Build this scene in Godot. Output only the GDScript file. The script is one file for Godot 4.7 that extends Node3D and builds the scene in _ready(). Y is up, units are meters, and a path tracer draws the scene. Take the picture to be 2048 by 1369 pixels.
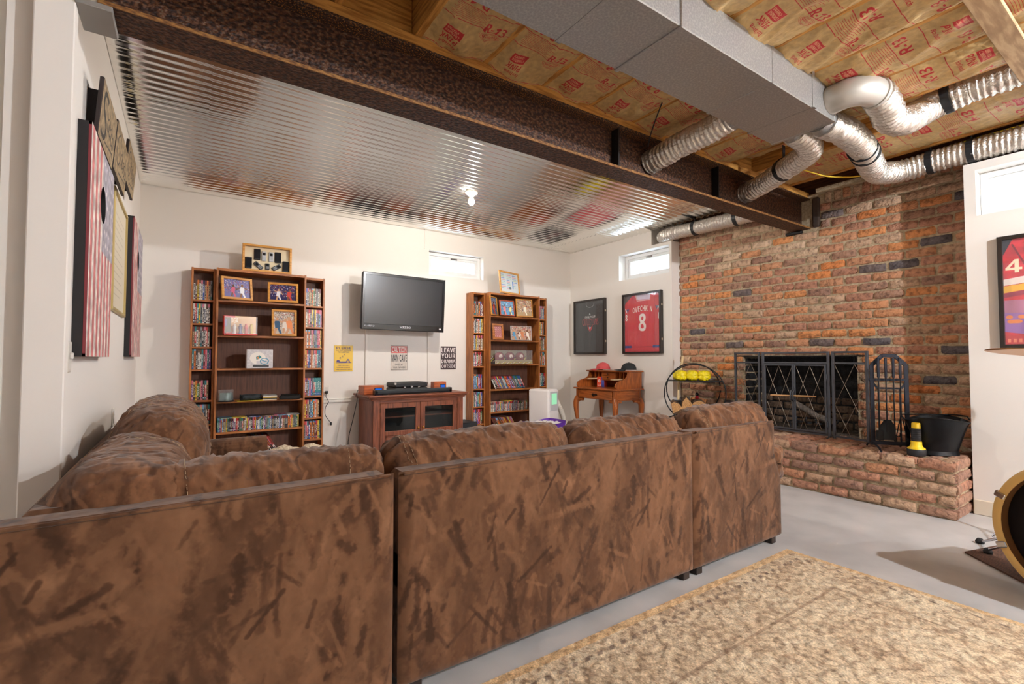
extends Node3D
# A basement den: sofa, media wall, brick fireplace, exposed joists. Camera at the origin's x/z, looking between -z (far wall) and +x (fireplace wall).

var mats = {}
var texs = {}
var rng = RandomNumberGenerator.new()
const ORD = ["", "first", "second", "third", "fourth", "fifth", "sixth", "seventh", "eighth", "ninth", "tenth", "eleventh", "twelfth", "thirteenth", "fourteenth", "fifteenth", "sixteenth", "seventeenth", "eighteenth", "nineteenth"]
const TENS = ["", "", "twenty", "thirty", "forty", "fifty", "sixty", "seventy", "eighty", "ninety"]

func _ready():
	rng.seed = 7
	camera_and_light()
	build_shell()
	build_ceiling()
	build_brick()
	build_sofa()
	build_media_wall()
	build_desk_corner()
	build_hearth_things()
	build_left_wall_things()
	build_right_things()

# ---------------------------------------------------------------- camera, sky, lamps
func camera_and_light():
	var cam = Camera3D.new()
	cam.name = "camera"
	cam.fov = 70.833
	cam.near = 0.02
	cam.position = Vector3(0, 1.15, 0)
	cam.rotation_degrees = Vector3(1.934, -34.30, 0)
	add_child(cam)
	cam.current = true
	var we = WorldEnvironment.new()
	we.name = "world"
	var env = Environment.new()
	env.background_mode = Environment.BG_SKY
	var sky = Sky.new()
	var sm = ProceduralSkyMaterial.new()
	sm.sky_top_color = Color(0.72, 0.84, 1.0)
	sm.sky_horizon_color = Color(0.93, 0.97, 1.0)
	sm.ground_bottom_color = Color(0.55, 0.56, 0.55)
	sm.ground_horizon_color = Color(0.9, 0.93, 0.96)
	sm.energy_multiplier = SKY_ENERGY
	sky.sky_material = sm
	env.sky = sky
	env.tonemap_mode = Environment.TONE_MAPPER_LINEAR
	env.tonemap_exposure = EXPOSURE
	env.sdfgi_enabled = true
	env.ssao_enabled = true
	env.ssil_enabled = true
	we.environment = env
	add_child(we)

const SKY_ENERGY = 32.0
const EXPOSURE = 1.18
const BULB_FAR = 2.05
const UNSEEN_BULB_NEAR = 8.6  # strength of the unseen bulbs behind the camera

# a bare bulb in a white ceiling holder; the bulb and its light are one size
func bulb_fixture(at, energy, label, tone = Color(0.95, 0.975, 1.0)):
	var t = thing("light_bulb", label, "lamp", at)
	var st = S()
	lathe(st, [[0.0, 0.0], [0.062, 0.0], [0.064, -0.008], [0.05, -0.022], [0.03, -0.03], [0.026, -0.045], [0.0, -0.045]], 24)
	part(t, "lamp_holder", st, M("porcelain", Color(0.86, 0.84, 0.8), 0.35))
	st = S()
	lathe(st, [[0.013, -0.045], [0.014, -0.055], [0.022, -0.07], [0.03, -0.085], [0.0325, -0.1], [0.03, -0.115], [0.02, -0.13], [0.008, -0.136], [0.0, -0.1365]], 20)
	var m = StandardMaterial3D.new()
	m.resource_name = "glowing_bulb"
	m.albedo_color = Color(1, 1, 1)
	m.emission_enabled = true
	m.emission = Color(1.0, 0.93, 0.82)
	m.emission_energy_multiplier = 12.0
	part(t, "bulb", st, m)
	var l = OmniLight3D.new()
	l.name = "bulb_light"
	l.light_color = tone
	l.light_energy = energy
	l.light_size = 0.03
	l.omni_range = 14.0
	l.omni_attenuation = 2.0
	l.shadow_enabled = true
	l.position = Vector3(0, -0.1, 0)
	t.add_child(l, true)

# ---------------------------------------------------------------- naming and tagging
func words(n):
	if n < 20:
		return ORD[n]
	if n % 10 == 0:
		return TENS[n / 10].trim_suffix("y") + "ieth"
	return TENS[n / 10] + "-" + ORD[n % 10]

func tag(o, label, category, group = ""):
	o.set_meta("label", label)
	o.set_meta("category", category)
	if group != "":
		o.set_meta("group", group)

func thing(called, label, category, at = Vector3.ZERO, turn = 0.0, group = ""):
	var o = Node3D.new()
	o.name = called
	add_child(o, true)
	o.position = at
	o.rotation.y = turn
	tag(o, label, category, group)
	return o

func mesh_of(st, smooth_done = false):
	if st is SurfaceTool:
		st.generate_normals()
		return st.commit()
	return st

func part(parent, called, st, mat, at = Vector3.ZERO, rot = Vector3.ZERO):
	var o = MeshInstance3D.new()
	o.name = called
	o.mesh = mesh_of(st)
	o.material_override = mat
	o.position = at
	o.rotation = rot
	parent.add_child(o, true)
	return o

func struct(called, st, mat, parent = null):
	var o = part(self if parent == null else parent, called, st, mat)
	if parent == null:
		o.set_meta("kind", "structure")
	return o

func stuff(o):
	o.set_meta("kind", "stuff")
	return o

# ---------------------------------------------------------------- mesh helpers
func S():
	var st = SurfaceTool.new()
	st.begin(Mesh.PRIMITIVE_TRIANGLES)
	st.set_smooth_group(-1)
	return st

func v3(a):
	return a if a is Vector3 else Vector3(a[0], a[1], a[2])

func tri(st, a, b, c, ua = Vector2.ZERO, ub = Vector2.ZERO, uc = Vector2.ZERO):   # counter-clockwise seen from outside
	st.set_uv(ua); st.add_vertex(a)
	st.set_uv(uc); st.add_vertex(c)
	st.set_uv(ub); st.add_vertex(b)

func quad(st, a, b, c, d, ua = Vector2(0, 1), ub = Vector2(1, 1), uc = Vector2(1, 0), ud = Vector2(0, 0)):
	tri(st, a, b, c, ua, ub, uc)
	tri(st, a, c, d, ua, uc, ud)

func face_out(st, pts, outward, axis = -1):
	var n = (pts[1] - pts[0]).cross(pts[2] - pts[0])
	var p = pts
	if n.dot(outward) < 0:
		p = pts.duplicate()
		p.reverse()
	for i in range(1, p.size() - 1):
		tri(st, p[0], p[i], p[i + 1], flat_uv(p[0], outward), flat_uv(p[i], outward), flat_uv(p[i + 1], outward))

func flat_uv(p, n):
	var a = n.abs()
	if a.x >= a.y and a.x >= a.z:
		return Vector2(p.z, -p.y)
	if a.y >= a.z:
		return Vector2(p.x, p.z)
	return Vector2(p.x, -p.y)

# chamfered box, centre c, size s, edge cut ch; xf moves it
func box(st, c, s, ch = 0.0, xf = Transform3D.IDENTITY):
	st.set_smooth_group(-1)
	c = v3(c)
	var h = v3(s) * 0.5
	ch = minf(ch, minf(h.x, minf(h.y, h.z)) * 0.8)
	for a in 3:
		var u = (a + 1) % 3
		var v = (a + 2) % 3
		for sg in [-1, 1]:
			var n = Vector3.ZERO
			n[a] = sg
			var pts = []
			for q in [[-1, -1], [1, -1], [1, 1], [-1, 1]]:
				var p = Vector3.ZERO
				p[a] = sg * h[a]
				p[u] = q[0] * (h[u] - ch)
				p[v] = q[1] * (h[v] - ch)
				pts.append(xf * (c + p))
			face_out(st, pts, xf.basis * n)
			if ch > 0.0:
				for sb in [-1, 1]:   # edge between faces a and u
					var e = []
					for q in [[0, -1], [0, 1], [1, 1], [1, -1]]:
						var p = Vector3.ZERO
						p[a] = sg * (h[a] - (ch if q[0] == 1 else 0.0))
						p[u] = sb * (h[u] - (0.0 if q[0] == 1 else ch))
						p[v] = q[1] * (h[v] - ch)
						e.append(xf * (c + p))
					var nn = Vector3.ZERO
					nn[a] = sg
					nn[u] = sb * 0.9
					face_out(st, e, xf.basis * nn)
	if ch > 0.0:
		for sx in [-1, 1]:
			for sy in [-1, 1]:
				for sz in [-1, 1]:
					var sv = Vector3(sx, sy, sz)
					var t = []
					for a in 3:
						var p = Vector3(sx * (h.x - ch), sy * (h.y - ch), sz * (h.z - ch))
						p[a] = sv[a] * h[a]
						t.append(xf * (c + p))
					face_out(st, t, xf.basis * (sv + Vector3(0.01, 0.02, 0.03)))

func bx(st, x0, x1, y0, y1, z0, z1, ch = 0.0):
	box(st, Vector3((x0 + x1) / 2.0, (y0 + y1) / 2.0, (z0 + z1) / 2.0), Vector3(absf(x1 - x0), absf(y1 - y0), absf(z1 - z0)), ch)

func lathe(st, prof, n = 24, xf = Transform3D.IDENTITY, smooth = 0):
	for i in range(prof.size() - 1):
		st.set_smooth_group(smooth if smooth < 0 else i % 2 + 1 if smooth == 9 else 0)
		var r0 = prof[i][0]
		var y0 = prof[i][1]
		var r1 = prof[i + 1][0]
		var y1 = prof[i + 1][1]
		var outw = Vector2(y0 - y1, r1 - r0)   # outward (radial, y) when the profile runs downwards with rising index
		for k in n:
			var a = TAU * k / n
			var b = TAU * (k + 1) / n
			var p = [Vector3(r0 * cos(a), y0, r0 * sin(a)), Vector3(r0 * cos(b), y0, r0 * sin(b)), Vector3(r1 * cos(b), y1, r1 * sin(b)), Vector3(r1 * cos(a), y1, r1 * sin(a))]
			var m = (a + b) * 0.5
			var o = Vector3(outw.x * cos(m), outw.y, outw.x * sin(m))
			var uv = [Vector2(float(k) / n, 1.0 - y0), Vector2(float(k + 1) / n, 1.0 - y0), Vector2(float(k + 1) / n, 1.0 - y1), Vector2(float(k) / n, 1.0 - y1)]
			if r0 < 1e-6:
				tri_o(st, xf, p[0], p[2], p[3], o, uv[0], uv[2], uv[3])
			elif r1 < 1e-6:
				tri_o(st, xf, p[0], p[1], p[2], o, uv[0], uv[1], uv[2])
			else:
				tri_o(st, xf, p[0], p[1], p[2], o, uv[0], uv[1], uv[2])
				tri_o(st, xf, p[0], p[2], p[3], o, uv[0], uv[2], uv[3])

func tri_o(st, xf, a, b, c, o, ua, ub, uc):
	if (b - a).cross(c - a).dot(o) >= 0:
		tri(st, xf * a, xf * b, xf * c, ua, ub, uc)
	else:
		tri(st, xf * a, xf * c, xf * b, ua, uc, ub)

# a grid of points f(u, v); front side is where du x dv points
func grid(st, nu, nv, f, uvs = Vector2.ONE, group = 0):
	st.set_smooth_group(group)
	var P = []
	for j in nv + 1:
		var row = PackedVector3Array()
		for i in nu + 1:
			row.append(f.call(float(i) / nu, float(j) / nv))
		P.append(row)
	for j in nv:
		for i in nu:
			var ua = Vector2(float(i) / nu, float(j) / nv) * uvs
			var ub = Vector2(float(i + 1) / nu, float(j) / nv) * uvs
			var uc = Vector2(float(i + 1) / nu, float(j + 1) / nv) * uvs
			var ud = Vector2(float(i) / nu, float(j + 1) / nv) * uvs
			quad(st, P[j][i], P[j][i + 1], P[j + 1][i + 1], P[j + 1][i], ua, ub, uc, ud)

# tube along points; rad is a number or f(t along 0..1, angle)
func tube(st, pts, rad, n = 10, closed = false, caps = true):
	var m = pts.size()
	var rings = []
	var t0 = (pts[1] - pts[0]).normalized()
	if closed:
		t0 = (pts[1] - pts[m - 1]).normalized()
	var nx = t0.cross(Vector3.UP)
	if nx.length() < 0.05:
		nx = t0.cross(Vector3.RIGHT)
	nx = nx.normalized()
	for i in m:
		var t
		if closed:
			t = (pts[(i + 1) % m] - pts[(i - 1 + m) % m]).normalized()
		else:
			t = (pts[mini(i + 1, m - 1)] - pts[maxi(i - 1, 0)]).normalized()
		nx = (nx - t * nx.dot(t)).normalized()
		var ny = t.cross(nx)
		var ring = PackedVector3Array()
		for k in n:
			var a = TAU * k / n
			var r = rad.call(float(i) / (m - 1), a) if rad is Callable else rad
			ring.append(pts[i] + (nx * cos(a) + ny * sin(a)) * r)
		rings.append(ring)
	st.set_smooth_group(0)
	for i in (m if closed else m - 1):
		var A = rings[i]
		var B = rings[(i + 1) % m]
		for k in n:
			var k2 = (k + 1) % n
			quad(st, A[k], A[k2], B[k2], B[k], Vector2(float(k) / n, i), Vector2(float(k + 1) / n, i), Vector2(float(k + 1) / n, i + 1), Vector2(float(k) / n, i + 1))
	if caps and not closed:
		st.set_smooth_group(-1)
		for e in [0, m - 1]:
			var c = pts[e]
			var o = pts[0] - pts[1] if e == 0 else pts[m - 1] - pts[m - 2]
			for k in n:
				tri_o(st, Transform3D.IDENTITY, c, rings[e][k], rings[e][(k + 1) % n], o, Vector2.ZERO, Vector2.ZERO, Vector2.ZERO)

func rod(st, a, b, r, n = 8):
	tube(st, [v3(a), v3(b)], r, n)

# a straight bar of w x h section between two points (h measured along up)
func bar(st, a, b, w, h, up = Vector3.UP, ch = 0.0):
	a = v3(a)
	b = v3(b)
	var z = (b - a).normalized()
	var x = up.cross(z).normalized()
	var y = z.cross(x)
	box(st, Vector3.ZERO, Vector3(w, h, (b - a).length()), ch, Transform3D(Basis(x, y, z), (a + b) * 0.5))

func spline(ctrl, n):
	var c = Curve3D.new()
	for i in ctrl.size():
		var p = v3(ctrl[i])
		var d = Vector3.ZERO
		if i > 0 and i < ctrl.size() - 1:
			d = (v3(ctrl[i + 1]) - v3(ctrl[i - 1])) * 0.2
		c.add_point(p, -d, d)
	var L = c.get_baked_length()
	var out = []
	for i in n:
		out.append(c.sample_baked(L * i / (n - 1), true))
	return out

func arc(c, r, a0, a1, n, xf = Transform3D.IDENTITY):   # in the local xy plane
	var out = []
	for i in n:
		var a = lerpf(a0, a1, float(i) / (n - 1))
		out.append(xf * (v3(c) + Vector3(cos(a), sin(a), 0) * r))
	return out

# outline (x, y) pulled out along z from z0 to z1; moved by xf
func prism(st, poly, z0, z1, xf = Transform3D.IDENTITY):
	var pv = PackedVector2Array(poly)
	if not Geometry2D.is_polygon_clockwise(pv):
		pass
	else:
		pv.reverse()
	st.set_smooth_group(-1)
	var ids = Geometry2D.triangulate_polygon(pv)
	for i in range(0, ids.size(), 3):
		var a = pv[ids[i]]
		var b = pv[ids[i + 1]]
		var c = pv[ids[i + 2]]
		for e in [[z1, Vector3(0, 0, 1)], [z0, Vector3(0, 0, -1)]]:
			tri_o(st, xf, Vector3(a.x, a.y, e[0]), Vector3(b.x, b.y, e[0]), Vector3(c.x, c.y, e[0]), e[1], a, b, c)
	for i in pv.size():
		var a = pv[i]
		var b = pv[(i + 1) % pv.size()]
		quad(st, xf * Vector3(a.x, a.y, z0), xf * Vector3(b.x, b.y, z0), xf * Vector3(b.x, b.y, z1), xf * Vector3(a.x, a.y, z1), a, b, b, a)

# a printed face: centre c, half vectors along its right and up, uv over the whole picture
func card(st, c, right, up, r = Rect2(0, 0, 1, 1)):
	st.set_smooth_group(-1)
	quad(st, c - right - up, c + right - up, c + right + up, c - right + up, Vector2(r.position.x, r.end.y), r.end, Vector2(r.end.x, r.position.y), r.position)

# picture frame lying in the local xy plane, front at z = d: four mitred bars
func frame_bars(st, w, h, t, d, bev = 0.003):
	for s in [-1, 1]:
		for q in [0, 1]:
			var L = (w if q == 0 else h) * 0.5
			var H = (h if q == 0 else w) * 0.5
			var P = func(a, o, z): return Vector3(a, s * o, z) if q == 0 else Vector3(s * o, a, z)
			var outd = Vector3(0, s, 0) if q == 0 else Vector3(s, 0, 0)
			st.set_smooth_group(-1)
			face_out(st, [P.call(-L, H, 0), P.call(L, H, 0), P.call(L, H, d - bev), P.call(-L, H, d - bev)], outd)
			face_out(st, [P.call(-L, H, d - bev), P.call(L, H, d - bev), P.call(L - bev, H - bev, d), P.call(-L + bev, H - bev, d)], outd * 0.7 + Vector3(0, 0, 1))
			face_out(st, [P.call(-L + bev, H - bev, d), P.call(L - bev, H - bev, d), P.call(L - t, H - t, d), P.call(-L + t, H - t, d)], Vector3(0, 0, 1))
			face_out(st, [P.call(-L + t, H - t, d), P.call(L - t, H - t, d), P.call(L - t, H - t, 0), P.call(-L + t, H - t, 0)], -outd)

# ---------------------------------------------------------------- materials
func M(called, color, rough = 0.6, metal = 0.0):
	if not mats.has(called):
		var m = StandardMaterial3D.new()
		m.resource_name = called
		m.albedo_color = color
		m.roughness = rough
		m.metallic = metal
		mats[called] = m
	return mats[called]

func noise(freq, sd, kind = FastNoiseLite.TYPE_SIMPLEX_SMOOTH, oct = 4, warp = 0.0, warp_freq = 0.01):
	var n = FastNoiseLite.new()
	n.noise_type = kind
	n.seed = sd
	n.frequency = freq
	n.fractal_octaves = oct
	if warp > 0.0:
		n.domain_warp_enabled = true
		n.domain_warp_amplitude = warp
		n.domain_warp_frequency = warp_freq
	return n

func ramp(stops):   # [offset, Color, offset, Color ...]
	var g = Gradient.new()
	var offs = PackedFloat32Array()
	var cols = PackedColorArray()
	for i in range(0, stops.size(), 2):
		offs.append(stops[i])
		cols.append(stops[i + 1])
	g.offsets = offs
	g.colors = cols
	return g

func ntex(called, n, size, stops, bump = 0.0):
	if not texs.has(called):
		var t = NoiseTexture2D.new()
		t.width = size
		t.height = size
		t.seamless = true
		t.noise = n
		if bump > 0.0:
			t.as_normal_map = true
			t.bump_strength = bump
		elif stops.size():
			t.color_ramp = ramp(stops)
		texs[called] = t
	return texs[called]

# noise-coloured material seen through triplanar coordinates; sc is repeats per metre along x, y, z
func MN(called, tex, rough, sc, metal = 0.0, nrm = null, nstr = 0.5, world = false, tint = Color.WHITE):
	if not mats.has(called):
		var m = M(called, tint, rough, metal)
		m.albedo_texture = tex
		m.uv1_triplanar = true
		m.uv1_world_triplanar = world
		m.uv1_triplanar_sharpness = 6.0
		m.uv1_scale = sc
		if nrm:
			m.normal_enabled = true
			m.normal_texture = nrm
			m.normal_scale = nstr
	return mats[called]

func c8(r, g, b):
	return Color(r / 255.0, g / 255.0, b / 255.0)

func wood(called, dark, light, axis, fine = 9.0, rough = 0.5):
	var t = ntex("wood_" + called, noise(0.02, hash(called) % 1000, FastNoiseLite.TYPE_SIMPLEX_SMOOTH, 4, 30.0, 0.008), 256, [0.0, dark, 0.35, dark.lerp(light, 0.45), 0.65, light, 1.0, light.lerp(dark, 0.25)])
	var sc = Vector3(fine, fine, fine)
	sc[axis] = 0.7
	return MN("%s_%d" % [called, axis], t, rough, sc)

# ---------------------------------------------------------------- drawing into pictures
var glyph_store = {}

func glyphs(text, bold):
	var key = text + str(bold)
	if not glyph_store.has(key):
		var f = SystemFont.new()
		f.font_names = PackedStringArray(["Droid Sans"])
		f.font_weight = 700 if bold else 400
		var tm = TextMesh.new()
		tm.font = f
		tm.text = text
		tm.font_size = 48
		tm.pixel_size = 0.02
		tm.depth = 0.0
		tm.curve_step = 2.0
		var arr = tm.get_mesh_arrays()
		var vs = arr[Mesh.ARRAY_VERTEX]
		var ix = arr[Mesh.ARRAY_INDEX]
		var out = PackedVector2Array()
		if ix == null or ix.size() == 0:
			for v in vs:
				out.append(Vector2(v.x, v.y))
		else:
			for i in ix:
				out.append(Vector2(vs[i].x, vs[i].y))
		var lo = Vector2(1e9, 1e9)
		var hi = -lo
		for p in out:
			lo = lo.min(p)
			hi = hi.max(p)
		for i in out.size():
			out[i] = (out[i] - lo) / (hi - lo)
			out[i].y = 1.0 - out[i].y
		glyph_store[key] = out
	return glyph_store[key]

func fill_tri(img, a, b, c, col):
	var x0 = maxi(0, int(floor(minf(a.x, minf(b.x, c.x)))))
	var x1 = mini(img.get_width() - 1, int(ceil(maxf(a.x, maxf(b.x, c.x)))))
	var y0 = maxi(0, int(floor(minf(a.y, minf(b.y, c.y)))))
	var y1 = mini(img.get_height() - 1, int(ceil(maxf(a.y, maxf(b.y, c.y)))))
	var area = (b - a).cross(c - a)
	if absf(area) < 1e-6:
		return
	var sg = signf(area)
	for y in range(y0, y1 + 1):
		for x in range(x0, x1 + 1):
			var p = Vector2(x + 0.5, y + 0.5)
			if (b - a).cross(p - a) * sg >= 0 and (c - b).cross(p - b) * sg >= 0 and (a - c).cross(p - c) * sg >= 0:
				img.set_pixel(x, y, col)

func poly(img, pts, col):
	var pv = PackedVector2Array(pts)
	var ids = Geometry2D.triangulate_polygon(pv)
	for i in range(0, ids.size(), 3):
		fill_tri(img, pv[ids[i]], pv[ids[i + 1]], pv[ids[i + 2]], col)

func ellipse(img, cx, cy, rx, ry, col, n = 20):
	var pts = []
	for i in n:
		pts.append(Vector2(cx + rx * cos(TAU * i / n), cy + ry * sin(TAU * i / n)))
	poly(img, pts, col)

func ring(img, cx, cy, rx, ry, w, col):
	var n = 28
	for i in n:
		var a = TAU * i / n
		var b = TAU * (i + 1) / n
		var p = Vector2(cx, cy)
		var o1 = p + Vector2(cos(a) * rx, sin(a) * ry)
		var o2 = p + Vector2(cos(b) * rx, sin(b) * ry)
		var i1 = p + Vector2(cos(a) * (rx - w), sin(a) * (ry - w))
		var i2 = p + Vector2(cos(b) * (rx - w), sin(b) * (ry - w))
		fill_tri(img, o1, o2, i2, col)
		fill_tri(img, o1, i2, i1, col)

func rect(img, x, y, w, h, col):
	img.fill_rect(Rect2i(int(x), int(y), int(ceil(w)), int(ceil(h))), col)

func line(img, a, b, w, col):
	var d = (b - a).normalized().orthogonal() * w * 0.5
	fill_tri(img, a + d, b + d, b - d, col)
	fill_tri(img, a + d, b - d, a - d, col)

# text stretched to fill the given rectangle; flip turns it upside down
func put(img, text, x, y, w, h, col, bold = true, flip = false):
	var g = glyphs(text, bold)
	for i in range(0, g.size(), 3):
		var t = []
		for k in 3:
			var p = g[i + k]
			if flip:
				p = Vector2.ONE - p
			t.append(Vector2(x + p.x * w, y + p.y * h))
		fill_tri(img, t[0], t[1], t[2], col)

func pic(w, h, col):
	var im = Image.create_empty(w, h, false, Image.FORMAT_RGB8)
	im.fill(col)
	return im

func grain(im, freq, sd, amt):   # uneven tone of a printed or worn surface
	var n = noise(freq, sd)
	for y in im.get_height():
		for x in im.get_width():
			var c = im.get_pixel(x, y)
			var k = 1.0 + n.get_noise_2d(x, y) * amt
			im.set_pixel(x, y, Color(c.r * k, c.g * k, c.b * k))

func MP(called, im, rough = 0.5):
	var m = M(called, Color.WHITE, rough)
	m.albedo_texture = ImageTexture.create_from_image(im)
	m.texture_repeat = false
	return m

func glass(called = "pane_glass", a = 0.06):
	if not mats.has(called):
		var m = M(called, Color(0.95, 0.98, 1.0, a), 0.02)
		m.transparency = BaseMaterial3D.TRANSPARENCY_ALPHA
	return mats[called]

# ---------------------------------------------------------------- room shell
const ZB = -5.72      # face of the far wall
const XR = 5.011      # face of the plastered wall beside the desk
const XN = 4.86       # face of the plastered wall by the drum
const XB = 5.16       # brick face
const YC = 2.82       # underside of the joists

# a wall slab lying in the plane of axis ("x" or "z"), with one rectangular opening
func holed(axis, d0, d1, a0, a1, y0, y1, ha0, ha1, hy0, hy1):
	var st = S()
	for r in [[a0, ha0, y0, y1], [ha1, a1, y0, y1], [ha0, ha1, y0, hy0], [ha0, ha1, hy1, y1]]:
		if r[1] - r[0] < 0.002 or r[3] - r[2] < 0.002:
			continue
		if axis == "z":
			bx(st, r[0], r[1], r[2], r[3], d0, d1)
		else:
			bx(st, d0, d1, r[2], r[3], r[0], r[1])
	return st

func build_shell():
	var wallm = M("wall_paint", c8(236, 230, 223), 0.85)
	var n1 = ntex("plaster_bump", noise(0.05, 3), 256, [], 1.5)
	wallm.normal_enabled = true
	wallm.normal_texture = n1
	wallm.normal_scale = 0.08
	wallm.uv1_triplanar = true
	wallm.uv1_scale = Vector3(1.2, 1.2, 1.2)
	var trim = M("trim_paint", c8(236, 232, 224), 0.5)
	# floor: grey painted concrete
	var st = S()
	bx(st, -4.2, 5.6, -0.12, 0.0, -6.0, 3.4)
	var ft = ntex("floor_paint", noise(0.012, 11, FastNoiseLite.TYPE_SIMPLEX_SMOOTH, 5), 512, [0.0, c8(176, 175, 175), 0.45, c8(190, 189, 188), 0.8, c8(198, 196, 195), 1.0, c8(205, 203, 200)])
	struct("floor", st, MN("floor_paint", ft, 0.42, Vector3(0.35, 0.35, 0.35)))
	struct("wall_back", holed("z", -5.95, ZB, -4.2, 5.5, 0, 3.2, 2.60, 3.42, 2.235, 2.555), wallm)
	# plastered wall by the desk, with a low end that lets the duct through
	st = holed("x", XR, 5.40, -5.72, -3.81, 0, 2.622, -4.69, -3.848, 2.228, 2.582)
	bx(st, XR, 5.40, 2.622, 3.2, -5.72, -4.12)
	bx(st, XB + 0.05, 5.40, 2.622, 3.2, -4.12, -3.81)
	struct("wall_right", st, wallm)
	st = holed("x", XN, 5.40, -1.05, 3.0, 0, 2.612, -0.984, -0.14, 2.212, 2.555)
	struct("wall_right_near", st, wallm)
	st = S()
	bx(st, 5.2, 5.40, 2.612, 3.2, -1.05, 3.0)
	bx(st, 5.24, 5.6, 2.8, 3.2, -3.81, -1.05)
	struct("wall_rim_joist", st, wood("rim", c8(62, 34, 20), c8(118, 74, 44), 2, 6.0, 0.8))
	# partition on the left, and the boxed post at its near end
	st = S()
	bx(st, -0.53, -0.368, 0, 3.2, ZB, -2.335)
	struct("wall_left", st, wallm)
	st = S()
	box(st, [-0.3975, 1.6, -2.30], [0.109, 3.2, 0.06], 0.004)
	struct("column", st, wallm)
	st = S()
	box(st, [-0.515, 1.6, -2.41], [0.11, 3.2, 0.05], 0.003)
	struct("trim_2", st, trim)
	st = S()
	bx(st, -4.2, 5.6, 0, 3.2, 3.0, 3.2)
	struct("wall_near", st, wallm)
	st = S()
	bx(st, -4.2, -4.0, 0, 3.2, -5.95, 3.2)
	struct("wall_far_left", st, wallm)
	# chair rail and baseboard
	st = S()
	bx(st, 1.30, 3.14, 0.645, 0.68, ZB, ZB + 0.016, 0.005)
	bx(st, 1.30, 3.14, 0.68, 0.688, ZB, ZB + 0.022, 0.003)
	struct("trim_1", st, trim)
	st = S()
	bx(st, XN - 0.014, XN, 0, 0.11, -1.05, 3.0, 0.005)
	struct("baseboard_right", st, M("baseboard_paint", c8(224, 212, 192), 0.5))
	st = S()
	bx(st, -0.36, 5.0, 0, 0.09, ZB, ZB + 0.013, 0.004)
	struct("baseboard_back", st, trim)
	st = S()
	bx(st, XR - 0.013, XR, 0, 0.09, ZB + 0.013, -3.83, 0.004)
	struct("baseboard_desk", st, trim)
	window("window_1", Vector3(3.01, 2.395, -5.86), 0.82, 0.32, 0.0)
	window("window_2", Vector3(5.19, 2.405, -4.269), 0.842, 0.354, -PI / 2)
	window("window_3", Vector3(5.03, 2.3835, -0.562), 0.844, 0.343, -PI / 2)
	# seen through the panes: bank, pale neighbouring house
	st = S()
	bx(st, -14, 24, 1.9, 2.0, -16, -6.2)
	bx(st, 5.65, 24, 1.9, 2.0, -6.2, 6)
	struct("ground", st, M("lawn", c8(120, 130, 96), 0.9))
	var house = thing("neighbour_house", "pale sided house standing outside the far basement window", "house", Vector3(9.5, 2.0, -13.5), 0.0)
	st = S()
	for k in 22:
		bx(st, -7, 7, k * 0.25, k * 0.25 + 0.245, -0.02 - 0.0, 0.0)
		face_out(st, [Vector3(-7, k * 0.25, 0.03), Vector3(7, k * 0.25, 0.03), Vector3(7, k * 0.25 + 0.25, 0.0), Vector3(-7, k * 0.25 + 0.25, 0.0)], Vector3(0, 0.1, 1))
	part(house, "siding", st, M("siding", c8(236, 238, 240), 0.7))
	st = S()
	frame_bars(st, 1.1, 1.6, 0.08, 0.06)
	for k in 3:
		bx(st, -0.5, 0.5, -0.42 + k * 0.4, -0.4 + k * 0.4, 0, 0.05)
	bx(st, -0.015, 0.015, -0.78, 0.78, 0, 0.05)
	var w = part(house, "house_window", st, trim, Vector3(-2.45, 1.35, 0.03))
	st = S()
	bx(st, -0.5, 0.5, -0.75, 0.75, 0.0, 0.02)
	part(w, "pane", st, M("dark_pane", c8(130, 140, 150), 0.1))

func window(called, c, w, h, turn):
	var vinyl = M("window_vinyl", c8(236, 236, 234), 0.35)
	var o = Node3D.new()
	o.name = called
	add_child(o, true)
	o.set_meta("kind", "structure")
	o.position = c
	o.rotation.y = turn
	var st = S()
	frame_bars(st, w - 0.004, h - 0.004, 0.045, 0.05)
	part(o, "window_frame", st, vinyl)
	st = S()
	frame_bars(st, w - 0.094, h - 0.094, 0.04, 0.03)
	var s = part(o, "sash", st, vinyl, Vector3(0, 0, 0.008))
	st = S()
	card(st, Vector3(0, 0, 0.015), Vector3(w / 2.0 - 0.085, 0, 0), Vector3(0, h / 2.0 - 0.085, 0))
	part(s, "pane", st, glass())
	st = S()
	bx(st, -0.05, 0.05, h / 2.0 - 0.075, h / 2.0 - 0.055, 0.03, 0.045, 0.004)
	part(s, "latch", st, M("chrome", c8(200, 200, 205), 0.15, 1.0))

# ---------------------------------------------------------------- overhead
var kraft_cache

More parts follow.
